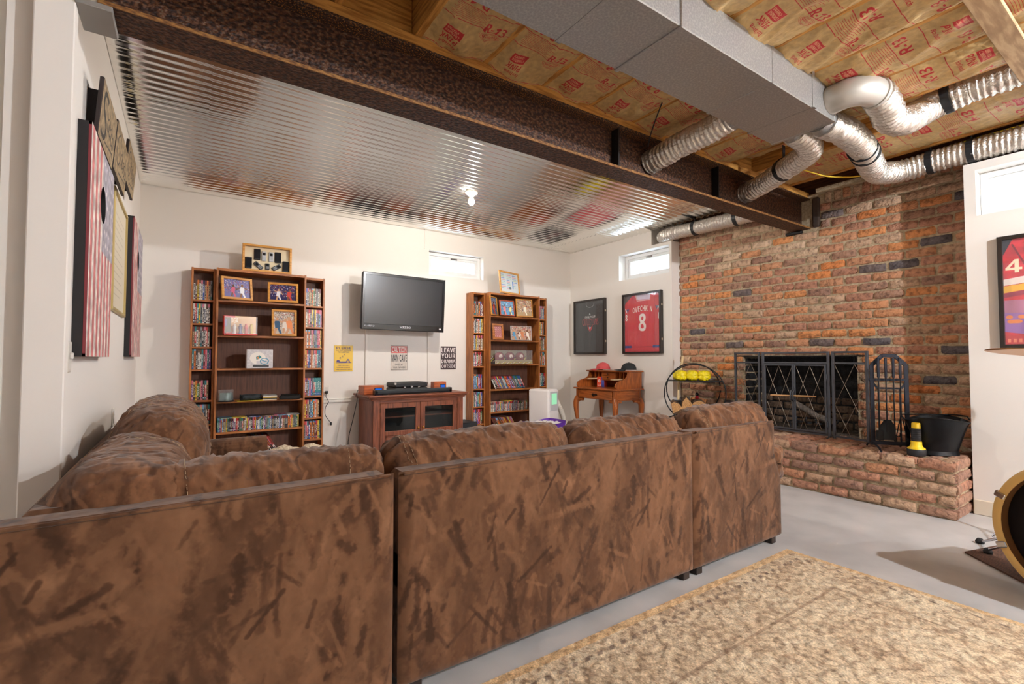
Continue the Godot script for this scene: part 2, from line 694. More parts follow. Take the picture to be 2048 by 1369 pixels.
func kraft():
	if kraft_cache:
		return kraft_cache
	var W = 512
	var H = 1024
	var im = pic(W, H, c8(192, 160, 108))
	grain(im, 0.02, 21, 0.12)
	var red = c8(186, 44, 48)
	var y = 0
	for half in 2:
		y = half * 512
		var fl = half == 1
		put(im, "R-13", 60, y + 40, 170, 62, red, true, fl)
		put(im, "R-13", 300, y + 180 if half else y + 330, 150, 58, red, true, not fl)
		line(im, Vector2(0, y + 118), Vector2(W, y + 118), 3, red)
		line(im, Vector2(0, y + 232), Vector2(W, y + 232), 3, red)
		for k in 9:
			line(im, Vector2(50 + (k % 3) * 8, y + 128 + k * 11), Vector2(250 + (k * 37) % 60, y + 128 + k * 11), 2, red)
		ring(im, 370, y + 270, 74, 28, 2.0, red)
		ring(im, 370, y + 270, 64, 22, 2.0, red)
		put(im, "EcoTouch", 316, y + 260, 108, 20, red, true, fl)
		rect(im, 90, y + 300, 120, 62, red)
		put(im, "OWENS", 100, y + 310, 80, 18, c8(214, 170, 130), true, fl)
		put(im, "CORNING", 100, y + 334, 96, 18, c8(214, 170, 130), true, fl)
		put(im, "PINK", 96, y + 372, 110, 40, red, true, fl)
		put(im, "EcoTouch", 110, y + 430, 110, 24, red, true, fl)
		line(im, Vector2(30, y + 486), Vector2(W - 30, y + 486), 4, red)
	var m = M("kraft_paper", Color.WHITE, 0.55)
	m.albedo_texture = ImageTexture.create_from_image(im)
	m.normal_enabled = true
	m.normal_texture = ntex("crumple", noise(0.015, 5, FastNoiseLite.TYPE_SIMPLEX, 5), 512, [], 6.0)
	m.normal_scale = 0.5
	kraft_cache = m
	return m

func batt(x0, x1, z0, z1, ybase, sag, sd, label):
	var n = noise(2.2, sd, FastNoiseLite.TYPE_SIMPLEX, 3)
	var n2 = noise(7.0, sd + 9, FastNoiseLite.TYPE_SIMPLEX, 3)
	var f = func(u, v):
		var x = lerpf(x0, x1, u)
		var z = lerpf(z0, z1, v)
		var s = sin(PI * u)
		var y = ybase - sag * pow(s, 0.7) * (0.75 + 0.5 * n.get_noise_2d(z * 0.8, sd * 3.0))
		# folds that fan out of the stapled edges
		var e = pow(absf(u - 0.5) * 2.0, 2.0)
		y += 0.016 * (absf(n2.get_noise_2d(z * 0.8, 5.0 + e)) - 0.2) * e
		y -= 0.016 * pow(maxf(0.0, 1.0 - absf(n2.get_noise_2d(x * 0.3 + z * 0.1, z * 0.22 + x * 0.3)) * 2.2), 2.0) * minf(1.0, s * 2.0)
		y += 0.016 * n2.get_noise_2d(x * 0.5, z * 0.3) * s
		return Vector3(x, y, z)
	var st = S()
	var nv = int((z1 - z0) / 0.018)
	grid(st, 26, nv, f, Vector2(1, -(z1 - z0) / 0.98), 0)
	# a short back so that the paper is a closed pillow
	var o = part(self, "insulation_batt", st, kraft())
	tag(o, label, "insulation", "paper-faced batts between the joists")
	return o

func flex(called, label, ctrl, R, pitch = 0.033, group = "flexible foil ducts"):
	var L = 0.0
	for i in range(1, ctrl.size()):
		L += (v3(ctrl[i]) - v3(ctrl[i - 1])).length()
	var cnt = int(L / pitch * 6.0)
	var pts = spline(ctrl, cnt)
	var n = noise(9.0, hash(label) % 999, FastNoiseLite.TYPE_SIMPLEX, 3)
	var rad = func(t, a):
		var s = t * L
		return R * (1.0 + 0.055 * cos(TAU * s / pitch + a) + 0.10 * n.get_noise_3d(s * 1.6, cos(a) * 0.35, sin(a) * 0.35))
	var t = thing(called, label, "duct", pts[0], 0.0, group)
	for i in pts.size():
		pts[i] -= t.position
	var st = S()
	tube(st, pts, rad, 22)
	part(t, "foil_sleeve", st, foil())
	return t

func foil():
	if not mats.has("foil"):
		var m = M("foil", c8(226, 220, 212), 0.34, 0.82)
		m.normal_enabled = true
		m.normal_texture = ntex("foil_crinkle", noise(0.03, 77, FastNoiseLite.TYPE_SIMPLEX, 4), 256, [], 8.0)
		m.normal_scale = 0.9
		m.uv1_triplanar = true
		m.uv1_scale = Vector3(5, 5, 5)
	return mats["foil"]

func strap(t, p, axis, R, up_to):   # a black strap round a duct, its tail up to the joist
	var st = S()
	p = v3(p) - t.position
	var z = v3(axis).normalized()
	var x = Vector3.UP.cross(z).normalized()
	var xf = Transform3D(Basis(x, z.cross(x), z), p)
	var n = 20
	for i in n:
		var a = TAU * i / n
		var b = TAU * (i + 1) / n
		var q = func(ang, r, w): return xf * Vector3(cos(ang) * r, sin(ang) * r, w)
		face_out(st, [q.call(a, R, -0.02), q.call(b, R, -0.02), q.call(b, R, 0.02), q.call(a, R, 0.02)], xf.basis * Vector3(cos(a), sin(a), 0))
		face_out(st, [q.call(a, R, 0.02), q.call(b, R, 0.02), q.call(b, R - 0.006, 0.02), q.call(a, R - 0.006, 0.02)], z)
		face_out(st, [q.call(a, R, -0.02), q.call(b, R, -0.02), q.call(b, R - 0.006, -0.02), q.call(a, R - 0.006, -0.02)], -z)
	var y0 = p.y + R * 0.9
	var y1 = up_to - t.position.y
	if y1 > y0:
		box(st, xf * Vector3(0, R * 0.9, 0) * Vector3(1, 0, 1) + Vector3(0, (y0 + y1) * 0.5, 0), Vector3(0.036, y1 - y0, 0.005))
	part(t, "strap", st, M("strap_black", c8(26, 28, 32), 0.5))

func build_ceiling():
	# subfloor boards close the top
	var st = S()
	bx(st, -4.2, 5.6, 3.06, 3.2, -6.0, 3.4)
	var sub = struct("ceiling", st, wood("subfloor", c8(120, 84, 44), c8(186, 144, 86), 0, 3.0, 0.8))
	# corrugated sheets over the sofa area: ridges along x, sheets lapped
	var metal = M("galvanised_sheet", c8(238, 237, 233), 0.1, 1.0)
	metal.roughness_texture = ntex("spangle", noise(0.06, 31, FastNoiseLite.TYPE_CELLULAR, 2), 256, [0.0, Color(0.07, 0.07, 0.07), 1.0, Color(0.15, 0.15, 0.15)])
	metal.roughness = 1.0
	metal.uv1_triplanar = true
	metal.uv1_scale = Vector3(3, 3, 3)
	var xs = [-0.3665, 0.14, 2.36, 4.56, 5.011]
	var pitch = 0.076
	var wv = noise(0.7, 63)
	for r in 5:
		var z0 = -2.36 - r * 0.684
		var z1 = z0 - 0.715
		z1 = maxf(z1, ZB + 0.001)
		for k in 4:
			var xa = xs[k] - (0.03 if k else 0.0)
			var xb = xs[k + 1]
			var lift = 0.0015 * (k % 2) + 0.001 * (r % 2)
			var f = func(u, v):
				var x = lerpf(xa, xb, u)
				var z = lerpf(z1, z0, v)
				var h = cos(TAU * z / pitch)
				return Vector3(x, YC - 0.0085 + 0.0085 * h - lift + 0.004 * wv.get_noise_2d(x, z * 0.6) - 0.002, z)
			st = S()
			grid(st, maxi(3, int((xb - xa) * 6)), int((z0 - z1) / pitch * 10.0), f, Vector2.ONE, 0)
			struct("corrugated_sheet", st, metal, sub)
	# rusty steel beam
	var rust = MN("rust", ntex("rust_map", noise(0.035, 41, FastNoiseLite.TYPE_SIMPLEX, 5), 512, [0.0, c8(26, 14, 10), 0.35, c8(52, 28, 17), 0.55, c8(78, 44, 24), 0.72, c8(98, 62, 36), 0.86, c8(88, 78, 72), 1.0, c8(140, 92, 40)]), 0.6, Vector3(1.6, 2.2, 2.2), 0.25, ntex("rust_bump", noise(0.09, 42), 256, [], 5.0), 0.5)
	var rust2 = MN("rust_scale", ntex("rust_scale_map", noise(0.12, 44, FastNoiseLite.TYPE_CELLULAR, 2), 256, [0.0, c8(214, 150, 60), 0.2, c8(176, 112, 44), 0.36, c8(58, 36, 24), 1.0, c8(44, 28, 20)]), 0.7, Vector3(3, 3, 3), 0.15, ntex("rust_bump", noise(0.09, 42), 256, [], 5.0), 0.8)
	var lit_edge_rust = MN("rust_edge_lit", ntex("rust_edge_lit_map", noise(0.05, 46), 256, [0.0, c8(70, 40, 18), 0.4, c8(120, 78, 38), 0.7, c8(156, 112, 58), 1.0, c8(96, 58, 30)]), 0.65, Vector3(2, 4, 4), 0.1)  # paler rust: light catching the flange's front edge, put into the colour
	var x0 = -0.285
	var x1 = 5.19
	st = S()
	bx(st, x0, x1, 2.462, 2.738, -2.361, -2.349)
	var beam = struct("beam", st, rust)
	st = S()
	bx(st, x0, x1, 2.446, 2.462, -2.441, -2.269, 0.003)
	struct("bottom_flange", st, rust, beam)
	st = S()
	bx(st, x0, x1, 2.447, 2.464, -2.2695, -2.264, 0.002)
	struct("flange_edge", st, lit_edge_rust, beam)
	st = S()
	bx(st, x0, x1, 2.738, 2.754, -2.441, -2.266, 0.003)
	struct("top_flange", st, rust2, beam)
	for x in [2.45, 3.63]:
		st = S()
		bx(st, x - 0.006, x + 0.006, 2.462, 2.738, -2.349, -2.285)
		struct("stiffener", st, M("beam_dark", c8(24, 20, 18), 0.6, 0.3), beam)
	st = S()
	bx(st, -0.345, -0.24, 2.425, 2.446, -2.45, -2.26, 0.003)
	struct("bearing_plate", st, M("plate_grey", c8(150, 146, 142), 0.5, 0.3), beam)
	# timber on the beam, joists, blocking
	var jw = wood("joist", c8(140, 88, 34), c8(206, 150, 74), 2, 7.0, 0.65)
	var jx = wood("joist", c8(140, 88, 34), c8(206, 150, 74), 0, 7.0, 0.65)
	st = S()
	bx(st, -0.45, 5.2, 2.754, YC, -2.45, -2.285, 0.004)
	struct("nailer", st, jx, sub)
	for k in range(-8, 10):
		var x = 0.975 + 0.4064 * k
		if k == 9:
			x = 4.835
		st = S()
		bx(st, x - 0.019, x + 0.019, YC, 3.06, -2.45, 3.0, 0.004)
		struct("joist", st, jw, sub)
		if k < 9 and x > -0.5:
			st = S()
			var w = 0.4064 if k < 8 else 0.61
			bx(st, x + 0.021, x + w - 0.021, YC + 0.002, 3.06, -2.36, -2.325, 0.003)
			struct("blocking", st, jx, sub)
	# flat strap board under the joists near the camera
	st = S()
	bx(st, 2.4, 4.86, YC - 0.062, YC - 0.040, -0.605, -0.503, 0.003)
	var brd = struct("strap_board", st, wood("board", c8(150, 118, 84), c8(196, 166, 128), 0, 5.0, 0.7), sub)
	st = S()
	bx(st, 2.4, 4.86, YC - 0.062, YC - 0.040, 0.9, 1.0, 0.003)
	struct("strap_board", st, mats["board_0"], sub)
	# insulation, bay by bay
	var names = ["first paper-faced insulation batt from the left, right beside the bare wood blocking", "second paper-faced insulation batt from the bare wood blocking", "third paper-faced insulation batt from the bare wood blocking, passing above the duct trunk", "fourth paper-faced insulation batt from the bare wood blocking", "fifth paper-faced insulation batt from the bare wood blocking", "sixth paper-faced insulation batt, above the end of the duct trunk", "seventh paper-faced insulation batt, above the white round takeoff", "raised paper-faced insulation batt above the foil duct between the joists", "flat pale insulation batt next to the brick chimney"]
	for k in 9:
		var xa = 0.975 + 0.4064 * k
		var xb = xa + 0.4064
		if k == 7:
			batt(xa + 0.02, xb - 0.02, -2.30, 1.6, YC + 0.135, 0.02, 60 + k, names[k])
		elif k == 8:
			batt(xa + 0.02, 4.815, -2.31, 1.6, YC + 0.012, 0.03, 60 + k, names[k])
		else:
			batt(xa, xb, -2.30, 1.6, YC + 0.008, 0.046, 60 + k, names[k])
	# duct trunk of galvanised sheet
	var tr = thing("duct_trunk", "long rectangular sheet metal duct trunk running below the insulation", "duct", Vector3(3.29, 2.6, -1.47))
	var galv = MN("galvanised_duct", ntex("galv_map", noise(0.12, 51, FastNoiseLite.TYPE_CELLULAR, 3), 256, [0.0, c8(150, 150, 150), 0.5, c8(168, 167, 165), 1.0, c8(190, 189, 186)]), 0.42, Vector3(3, 3, 3), 0.75)
	st = S()
	bx(st, -1.514 + 0.0, 0.0, 0.0, 0.2, -0.195, 0.19, 0.004)
	bx(st, -3.4, -1.52, 0.0, 0.2, -0.195, 0.19, 0.004)
	part(tr, "trunk_body", st, galv)
	st = S()
	bx(st, -1.53, -1.505, -0.008, 0.208, -0.203, 0.198, 0.004)
	part(tr, "drive_cleat", st, galv)
	for x in [-0.02, -0.75]:
		st = S()
		bx(st, x - 0.012, x + 0.012, -0.003, 0.203, -0.198, 0.193, 0.003)
		part(tr, "seam", st, galv)
	for x in [-0.3, -1.9]:
		st = S()
		bx(st, x - 0.015, x + 0.015, -0.002, 0.0, -0.2, 0.2)
		bx(st, x - 0.015, x + 0.015, -0.002, 0.225, 0.19, 0.193)
		bx(st, x - 0.015, x + 0.015, -0.002, 0.225, -0.198, -0.195)
		part(tr, "hanger_strap", st, galv)
	# takeoffs
	var collar = M("collar_white", c8(196, 192, 184), 0.45, 0.5)
	st = S()
	tube(st, spline([[-0.09, 0.105, 0.19], [-0.09, 0.11, 0.29], [-0.02, 0.115, 0.355], [0.10, 0.115, 0.375]], 14), 0.082, 22)
	tube(st, [Vector3(0.04, 0.115, 0.372), Vector3(0.06, 0.115, 0.375)], 0.087, 22)
	part(tr, "elbow_collar", st, collar)
	st = S()
	tube(st, [Vector3(-0.44, 0.09, -0.19), Vector3(-0.44, 0.085, -0.27)], 0.084, 22)
	part(tr, "round_collar", st, galv)
	st = S()
	tube(st, [Vector3(0, 0.06, 0.09), Vector3(0.09, 0.045, 0.10)], 0.08, 22)
	tube(st, [Vector3(0, 0.07, -0.09), Vector3(0.09, 0.06, -0.085)], 0.072, 22)
	part(tr, "end_collar", st, galv)
	# flexible ducts
	flex("flex_duct", "silver foil duct from the trunk's side to the beam, beside the black wire", [[2.85, 2.685, -1.70], [2.85, 2.66, -1.85], [2.835, 2.635, -2.1], [2.835, 2.6, -2.345]], 0.083)
	var d = flex("flex_duct", "foil duct looping from the trunk's end back to the beam, with one black strap", [[3.34, 2.665, -1.555], [3.5, 2.64, -1.55], [3.66, 2.625, -1.60], [3.74, 2.625, -1.70], [3.85, 2.625, -1.86], [4.0, 2.62, -2.1], [4.1, 2.61, -2.345]], 0.08)
	strap(d, [3.86, 2.63, -1.875], Vector3(0.15, 0, -0.24), 0.09, YC)
	d = flex("flex_duct", "large foil duct leaving the white elbow and climbing between the joists", [[3.36, 2.715, -1.095], [3.5, 2.69, -1.10], [3.66, 2.66, -1.12], [3.80, 2.675, -1.09], [3.92, 2.74, -1.05], [4.01, 2.80, -0.98], [4.03, 2.83, -0.85], [4.03, 2.84, -0.6], [4.03, 2.84, 0.4], [4.03, 2.84, 1.4]], 0.085)
	strap(d, [4.015, 2.815, -0.93], Vector3(0.0, 0.02, 0.2), 0.094, 2.95)
	d = flex("flex_duct", "long foil duct from the trunk's end dropping to run above the near wall window", [[3.34, 2.645, -1.37], [3.5, 2.63, -1.335], [3.75, 2.625, -1.34], [4.05, 2.64, -1.40], [4.35, 2.625, -1.46], [4.62, 2.645, -1.49], [4.80, 2.675, -1.43], [4.86, 2.70, -1.28], [4.87, 2.71, -1.05], [4.87, 2.71, -0.7], [4.87, 2.715, 0.2], [4.87, 2.715, 1.4]], 0.084)
	strap(d, [4.865, 2.705, -1.24], Vector3(0, 0, 1), 0.092, YC + 0.02)
	strap(d, [4.87, 2.71, -1.0], Vector3(0, 0, 1), 0.092, YC + 0.02)
	st = S()
	tube(st, [Vector3(4.05, 2.64, -1.40) - d.position, Vector3(4.075, 2.639, -1.404) - d.position], 0.094, 20)
	part(d, "band", st, mats["strap_black"])
	st = S()
	tube(st, [Vector3(3.93, 2.633, -1.375) - d.position, Vector3(3.94, 2.6333, -1.378) - d.position], 0.094, 20)
	part(d, "band", st, mats["strap_black"])
	d = flex("flex_duct", "foil duct lying along the top of the brick wall behind the steel beam", [[5.16, 2.70, -3.98], [5.06, 2.70, -3.97], [5.0, 2.70, -3.88], [4.99, 2.70, -3.7], [4.99, 2.69, -3.2], [4.99, 2.69, -2.7], [4.99, 2.69, -2.46]], 0.078)
	strap(d, [4.99, 2.695, -3.45], Vector3(0, 0, 1), 0.086, YC)
	strap(d, [4.99, 2.69, -2.93], Vector3(0, 0, 1), 0.086, YC)
	# wires
	st = S()
	tube(st, spline([[2.515, 2.8, -1.97], [2.57, 2.72, -2.08], [2.66, 2.67, -2.2], [2.70, 2.655, -2.24]], 16), 0.0045, 6)
	tag(part(self, "hanging_wire", st, mats["strap_black"]), "thin black wire hanging from the insulation to the foil duct's end", "wire")
	st = S()
	tube(st, spline([[4.44, 2.80, -2.0], [4.62, 2.74, -1.88], [4.72, 2.715, -1.75], [4.85, 2.73, -1.62], [4.93, 2.77, -1.5], [4.93, 2.80, -1.25], [4.93, 2.818, -0.9], [4.93, 2.818, 0.3], [4.93, 2.818, 1.2]], 60), 0.006, 6)
	tag(part(self, "yellow_cable", st, M("cable_yellow", c8(226, 190, 40), 0.45)), "yellow electrical cable sagging in front of the top of the brick wall", "cable")
	# lamps: the one in view, then unseen ones placed to light the rest of the cellar
	bulb_fixture(Vector3(2.33, 2.803, -4.13), BULB_FAR, "bare lit bulb in a white holder on the corrugated metal ceiling", Color(1.0, 0.965, 0.92))
	bulb_fixture(Vector3(3.2, 2.80, 1.6), UNSEEN_BULB_NEAR, "unseen bare bulb in a white holder, placed to light the near wall and sofa")  # out of view, placed to light the near wall and sofa back
	bulb_fixture(Vector3(4.0, 2.80, 2.6), UNSEEN_BULB_NEAR * 0.35, "unseen bare bulb in a white holder, placed to light the drum end")  # out of view behind the camera, lights the drum end
	bulb_fixture(Vector3(-2.2, 2.80, -3.4), 1.8, "unseen bare bulb in a white holder, placed to light the side room")  # out of view behind the partition, lights the side room

# ---------------------------------------------------------------- brickwork
const CP = 0.08325     # course pitch
var brick_meshes = []
var brick_mats = []

# one rough brick: length 1 along z (scaled by its node), face towards -x, 0.068 high
func rough_brick(sd, ln, ht, proud, deep):
	var n = noise(1.0, sd, FastNoiseLite.TYPE_SIMPLEX, 2)
	var st = S()
	var NU = 6
	var NV = 4
	var P = []
	var us = [0.0, 0.06, 0.3, 0.62, 0.94, 1.0]
	var vs = [0.0, 0.2, 0.8, 1.0]
	for j in NV:
		var row = []
		for i in NU:
			var z = (us[i] - 0.5) * ln
			var y = (vs[j] - 0.5) * ht
			var edge = (i == 0 or i == NU - 1 or j == 0 or j == NV - 1)
			var corner = (i == 0 or i == NU - 1) and (j == 0 or j == NV - 1)
			var x = -proud + (0.014 if corner else 0.010 if edge else 0.0) + 0.006 * n.get_noise_2d(z * 21.0, y * 40.0)
			y += 0.007 * n.get_noise_2d(z * 14.0 + 50.0, j * 9.0)
			z += 0.009 * n.get_noise_2d(y * 30.0 + 90.0, i * 7.0)
			if corner:
				z *= 0.975
				y *= 0.93
			row.append(Vector3(x, y, z))
		P.append(row)
	st.set_smooth_group(0)
	for j in NV - 1:
		for i in NU - 1:
			face_out(st, [P[j][i], P[j][i + 1], P[j + 1][i + 1], P[j + 1][i]], Vector3(-1, 0, 0))
	st.set_smooth_group(-1)
	var rim = []
	for i in NU: rim.append(P[0][i])
	for j in range(1, NV): rim.append(P[j][NU - 1])
	for i in range(NU - 2, -1, -1): rim.append(P[NV - 1][i])
	for j in range(NV - 2, 0, -1): rim.append(P[j][0])
	for i in rim.size():
		var a = rim[i]
		var b = rim[(i + 1) % rim.size()]
		var m = (a + b) * 0.5
		face_out(st, [a, b, Vector3(deep, b.y, b.z), Vector3(deep, a.y, a.z)], Vector3(0, m.y / ht, m.z / ln))
	st.generate_normals()
	return st.commit()

func brick_setup():
	for k in 8:
		brick_meshes.append(rough_brick(100 + k, 0.208, 0.0655, 0.016, 0.05))
	var g = ntex("brick_grain", noise(0.012, 71, FastNoiseLite.TYPE_SIMPLEX, 5), 512, [0.0, Color(0.62, 0.60, 0.62), 0.28, Color(0.82, 0.80, 0.79), 0.5, Color(0.95, 0.94, 0.92), 1.0, Color(1, 1, 1)])
	var b = ntex("brick_bump", noise(0.06, 72, FastNoiseLite.TYPE_SIMPLEX, 5), 256, [], 6.0)
	var tones = [c8(206, 150, 114), c8(202, 146, 114), c8(194, 142, 116), c8(214, 152, 110), c8(224, 152, 98), c8(188, 136, 112), c8(178, 138, 116), c8(166, 128, 110), c8(204, 170, 142), c8(216, 186, 158), c8(122, 108, 106), c8(108, 100, 104), c8(226, 144, 86), c8(194, 158, 130)]
	for k in tones.size():
		brick_mats.append(MN("fired_brick_%d" % k, g, 0.85, Vector3(2.3, 2.3, 2.3), 0.0, b, 0.6, true, tones[k]))

func brick_tone(y, z):
	var r = rng.randf()
	if y > 2.2 and z < -2.2 and r < 0.6:
		return [8, 9, 13, 9][rng.randi() % 4]
	if r < 0.075:
		return 10 + rng.randi() % 2
	if r < 0.15:
		return [4, 12][rng.randi() % 2]
	if r < 0.26:
		return [8, 13][rng.randi() % 2]
	return [0, 1, 2, 3, 4, 5, 0, 1, 3, 2, 6, 5, 8, 7][rng.randi() % 14]

func lay(parent, called, at, ln, tone, turn = 0.0, tall = 1.0):
	var o = MeshInstance3D.new()
	o.name = called
	o.mesh = brick_meshes[rng.randi() % 8]
	o.material_override = brick_mats[tone]
	o.position = at + Vector3(rng.randf_range(-0.006, 0.004), rng.randf_range(-0.003, 0.003), 0).rotated(Vector3.UP, turn)
	o.rotation = Vector3(rng.randf_range(-0.014, 0.014), turn + rng.randf_range(-0.012, 0.012), 0)
	o.scale = Vector3(1, tall, ln / 0.2115)
	parent.add_child(o, true)
	return o

func build_brick():
	brick_setup()
	var mortar = MN("mortar", ntex("mortar_map", noise(0.04, 81), 256, [0.0, c8(158, 140, 112), 0.5, c8(184, 164, 134), 1.0, c8(200, 182, 154)]), 0.95, Vector3(3, 3, 3), 0.0, texs["brick_bump"], 0.5, true)
	var oz0 = -2.985
	var oz1 = -1.89
	var oy = 0.0126 + 14 * CP
	var st = S()
	bx(st, XB + 0.012, 5.62, 0, 2.79, -3.83, oz0)
	bx(st, XB + 0.012, 5.62, 0, 2.79, oz1, -1.03)
	bx(st, XB + 0.012, 5.62, oy, 2.79, oz0, oz1)
	bx(st, XB + 0.012, 5.62, 0, 0.40, oz0, oz1)
	bx(st, 5.10, 5.6, 2.775, 2.80, -3.82, -2.5)
	bx(st, 5.10, 5.6, 2.775, 2.815, -2.18, -1.05)
	var wall = struct("wall_brick", st, mortar)
	var pitch = 0.2262
	var hid = S()
	for r in range(5, 32):
		var y = 0.0126 + (r + 0.5) * CP
		var off = -1.527 if r % 2 == 0 else -1.527 + pitch / 2.0
		off += rng.randf_range(-0.012, 0.012)
		for k in range(-4, 12):
			var za = off - (k + 1) * pitch + 0.0137
			var zb = off - k * pitch
			za = maxf(za, -3.815)
			zb = minf(zb, -1.035)
			var spans = [[za, zb]]
			if r < 14:
				spans = [[za, minf(zb, oz0)], [maxf(za, oz1), zb]]
			if r >= 29:
				spans = [[za, minf(zb, -2.47)], [maxf(za, -2.17), zb]]
			for s in spans:
				if s[1] - s[0] < 0.03:
					continue
				if zb > -1.05 + 0.2 and zb - za < 0.03:
					continue
				lay(wall, "brick", Vector3(XB + 0.012, y, (s[0] + s[1]) * 0.5), s[1] - s[0], brick_tone(y, za))
	# standing course under the ceiling
	for k in 35:
		var z = -3.77 + k * 0.0795
		if z > -2.47 and z < -2.15:
			continue
		var o = lay(wall, "header_brick", Vector3(XB + 0.014, 2.728, z), 0.0975, brick_tone(2.7, -3.0), 0.0, 0.92)
		o.rotation = Vector3(PI / 2, 0, 0)
	# ragged masonry beside the beam's end
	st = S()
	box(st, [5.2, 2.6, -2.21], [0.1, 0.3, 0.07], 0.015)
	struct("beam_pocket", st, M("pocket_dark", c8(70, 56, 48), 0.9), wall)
	st = S()
	box(st, [5.2, 2.43, -2.42], [0.12, 0.03, 0.16], 0.006)
	struct("bearing_plate", st, mats["beam_dark"], wall)
	# firebox
	var soot = MN("sooty_brick", ntex("soot_map", noise(0.02, 91, FastNoiseLite.TYPE_SIMPLEX, 4), 256, [0.0, c8(20, 20, 22), 0.5, c8(34, 33, 34), 1.0, c8(58, 52, 48)]), 0.95, Vector3(1.5, 1.5, 1.5), 0.0, texs["brick_bump"], 0.6)
	st = S()
	bx(st, 5.60, 5.7, 0.3, 1.4, oz0 - 0.1, oz1 + 0.1)
	bx(st, 5.2, 5.62, 1.17, 1.25, oz0 - 0.05, oz1 + 0.05)
	struct("firebox", st, soot, wall)
	st = S()
	bx(st, 5.16, 5.6, 0.36, 0.424, oz0, oz1)
	struct("firebox_floor", st, M("ash_floor", c8(92, 82, 72), 0.95), wall)
	st = S()
	bx(st, 5.165, 5.20, oy - 0.012, oy, oz0 - 0.08, oz1 + 0.08)
	struct("lintel", st, mats["beam_dark"], wall)
	var fb = brick_setup_fire()
	for r in 9:
		var y = 0.462 + r * 0.0815
		for k in 6:
			var z = oz0 + 0.09 + k * 0.232 - (0.11 if r % 2 else 0.0)
			var za = maxf(z - 0.11, oz0 + 0.004)
			var zb = minf(z + 0.11, oz1 - 0.004)
			if zb - za < 0.04:
				continue
			var o = lay(wall, "fire_brick", Vector3(5.60, y, (za + zb) * 0.5), zb - za, 0)
			o.material_override = fb[0] if r < 4 else fb[1]  # lower courses paler: light reaching in is put into the brick colour
	for e in [[oz0 + 0.002, 0.0], [oz1 - 0.002, PI]]:
		for r in 9:
			for k in 2:
				var o = lay(wall, "fire_brick", Vector3(5.30 + k * 0.215, 0.462 + r * 0.0815, e[0]), 0.2, 0, (PI / 2 if e[1] == 0.0 else -PI / 2))
				o.material_override = fb[1] if r > 3 or k == 0 else fb[0]
	# raised hearth
	st = S()
	bx(st, 4.524, 5.18, 0, 0.405, -3.79, -1.077)
	var hearth = struct("hearth", st, mortar)
	for r in 5:
		var y = (r + 0.5) * 0.083
		var off = -1.063 - (0.0 if r % 2 == 0 else 0.112)
		if r % 2:
			lay(hearth, "brick", Vector3(4.522, y, -1.117), 0.1, [6, 7, 13][rng.randi() % 3])
		for k in 12:
			var zb = off - k * 0.2255 - (0.0135 if k else 0.0) * 0.0
			var za = zb - 0.212
			if za < -3.79:
				continue
			lay(hearth, "brick", Vector3(4.522, y, (za + zb) * 0.5), 0.212, [0, 1, 2, 5, 6, 7, 13, 8][rng.randi() % 8])
		# the end of the hearth
		var xo = 4.512 + (0.0 if r % 2 else 0.1)
		for k in 3:
			var xa = xo + k * 0.2255 + (0.012 if k or r % 2 == 0 else 0.0)
			var xb = minf(xa + 0.212, 5.16)
			if r % 2 == 0 and k == 0:
				lay(hearth, "brick", Vector3(4.512 + 0.052, y, -1.075), 0.1, [5, 6, 7][rng.randi() % 3], PI / 2)
			lay(hearth, "brick", Vector3((xa + xb) * 0.5, y, -1.075), xb - xa, [5, 6, 7, 13][rng.randi() % 4], PI / 2)
	# its top: bricks laid flat
	for i in 3:
		for k in 27:
			var z = -1.115 - k * 0.1
			var o = lay(hearth, "brick", Vector3(4.622 + i * 0.2225, 0.404, z), 0.209, [2, 5, 6, 7, 8, 13][rng.randi() % 6])
			o.rotation = Vector3(0, PI / 2, -PI / 2) if false else Vector3.ZERO
			o.basis = Basis(Vector3(0, -1, 0), Vector3(0, 0, 1), Vector3(-1, 0, 0)) * Basis.from_scale(Vector3(0.8, 1.3, 0.209 / 0.2125))
	for o in wall.get_children():
		if o.name.begins_with("brick") and o.position.y < 0.62 and o.position.z < -2.7:
			pass

func brick_setup_fire():
	var g = texs["brick_grain"]
	return [MN("fire_brick_lit", g, 0.9, Vector3(3, 3, 3), 0.0, texs["brick_bump"], 0.5, true, c8(132, 108, 88)), MN("fire_brick_sooty", g, 0.95, Vector3(3, 3, 3), 0.0, texs["brick_bump"], 0.5, true, c8(40, 38, 38))]

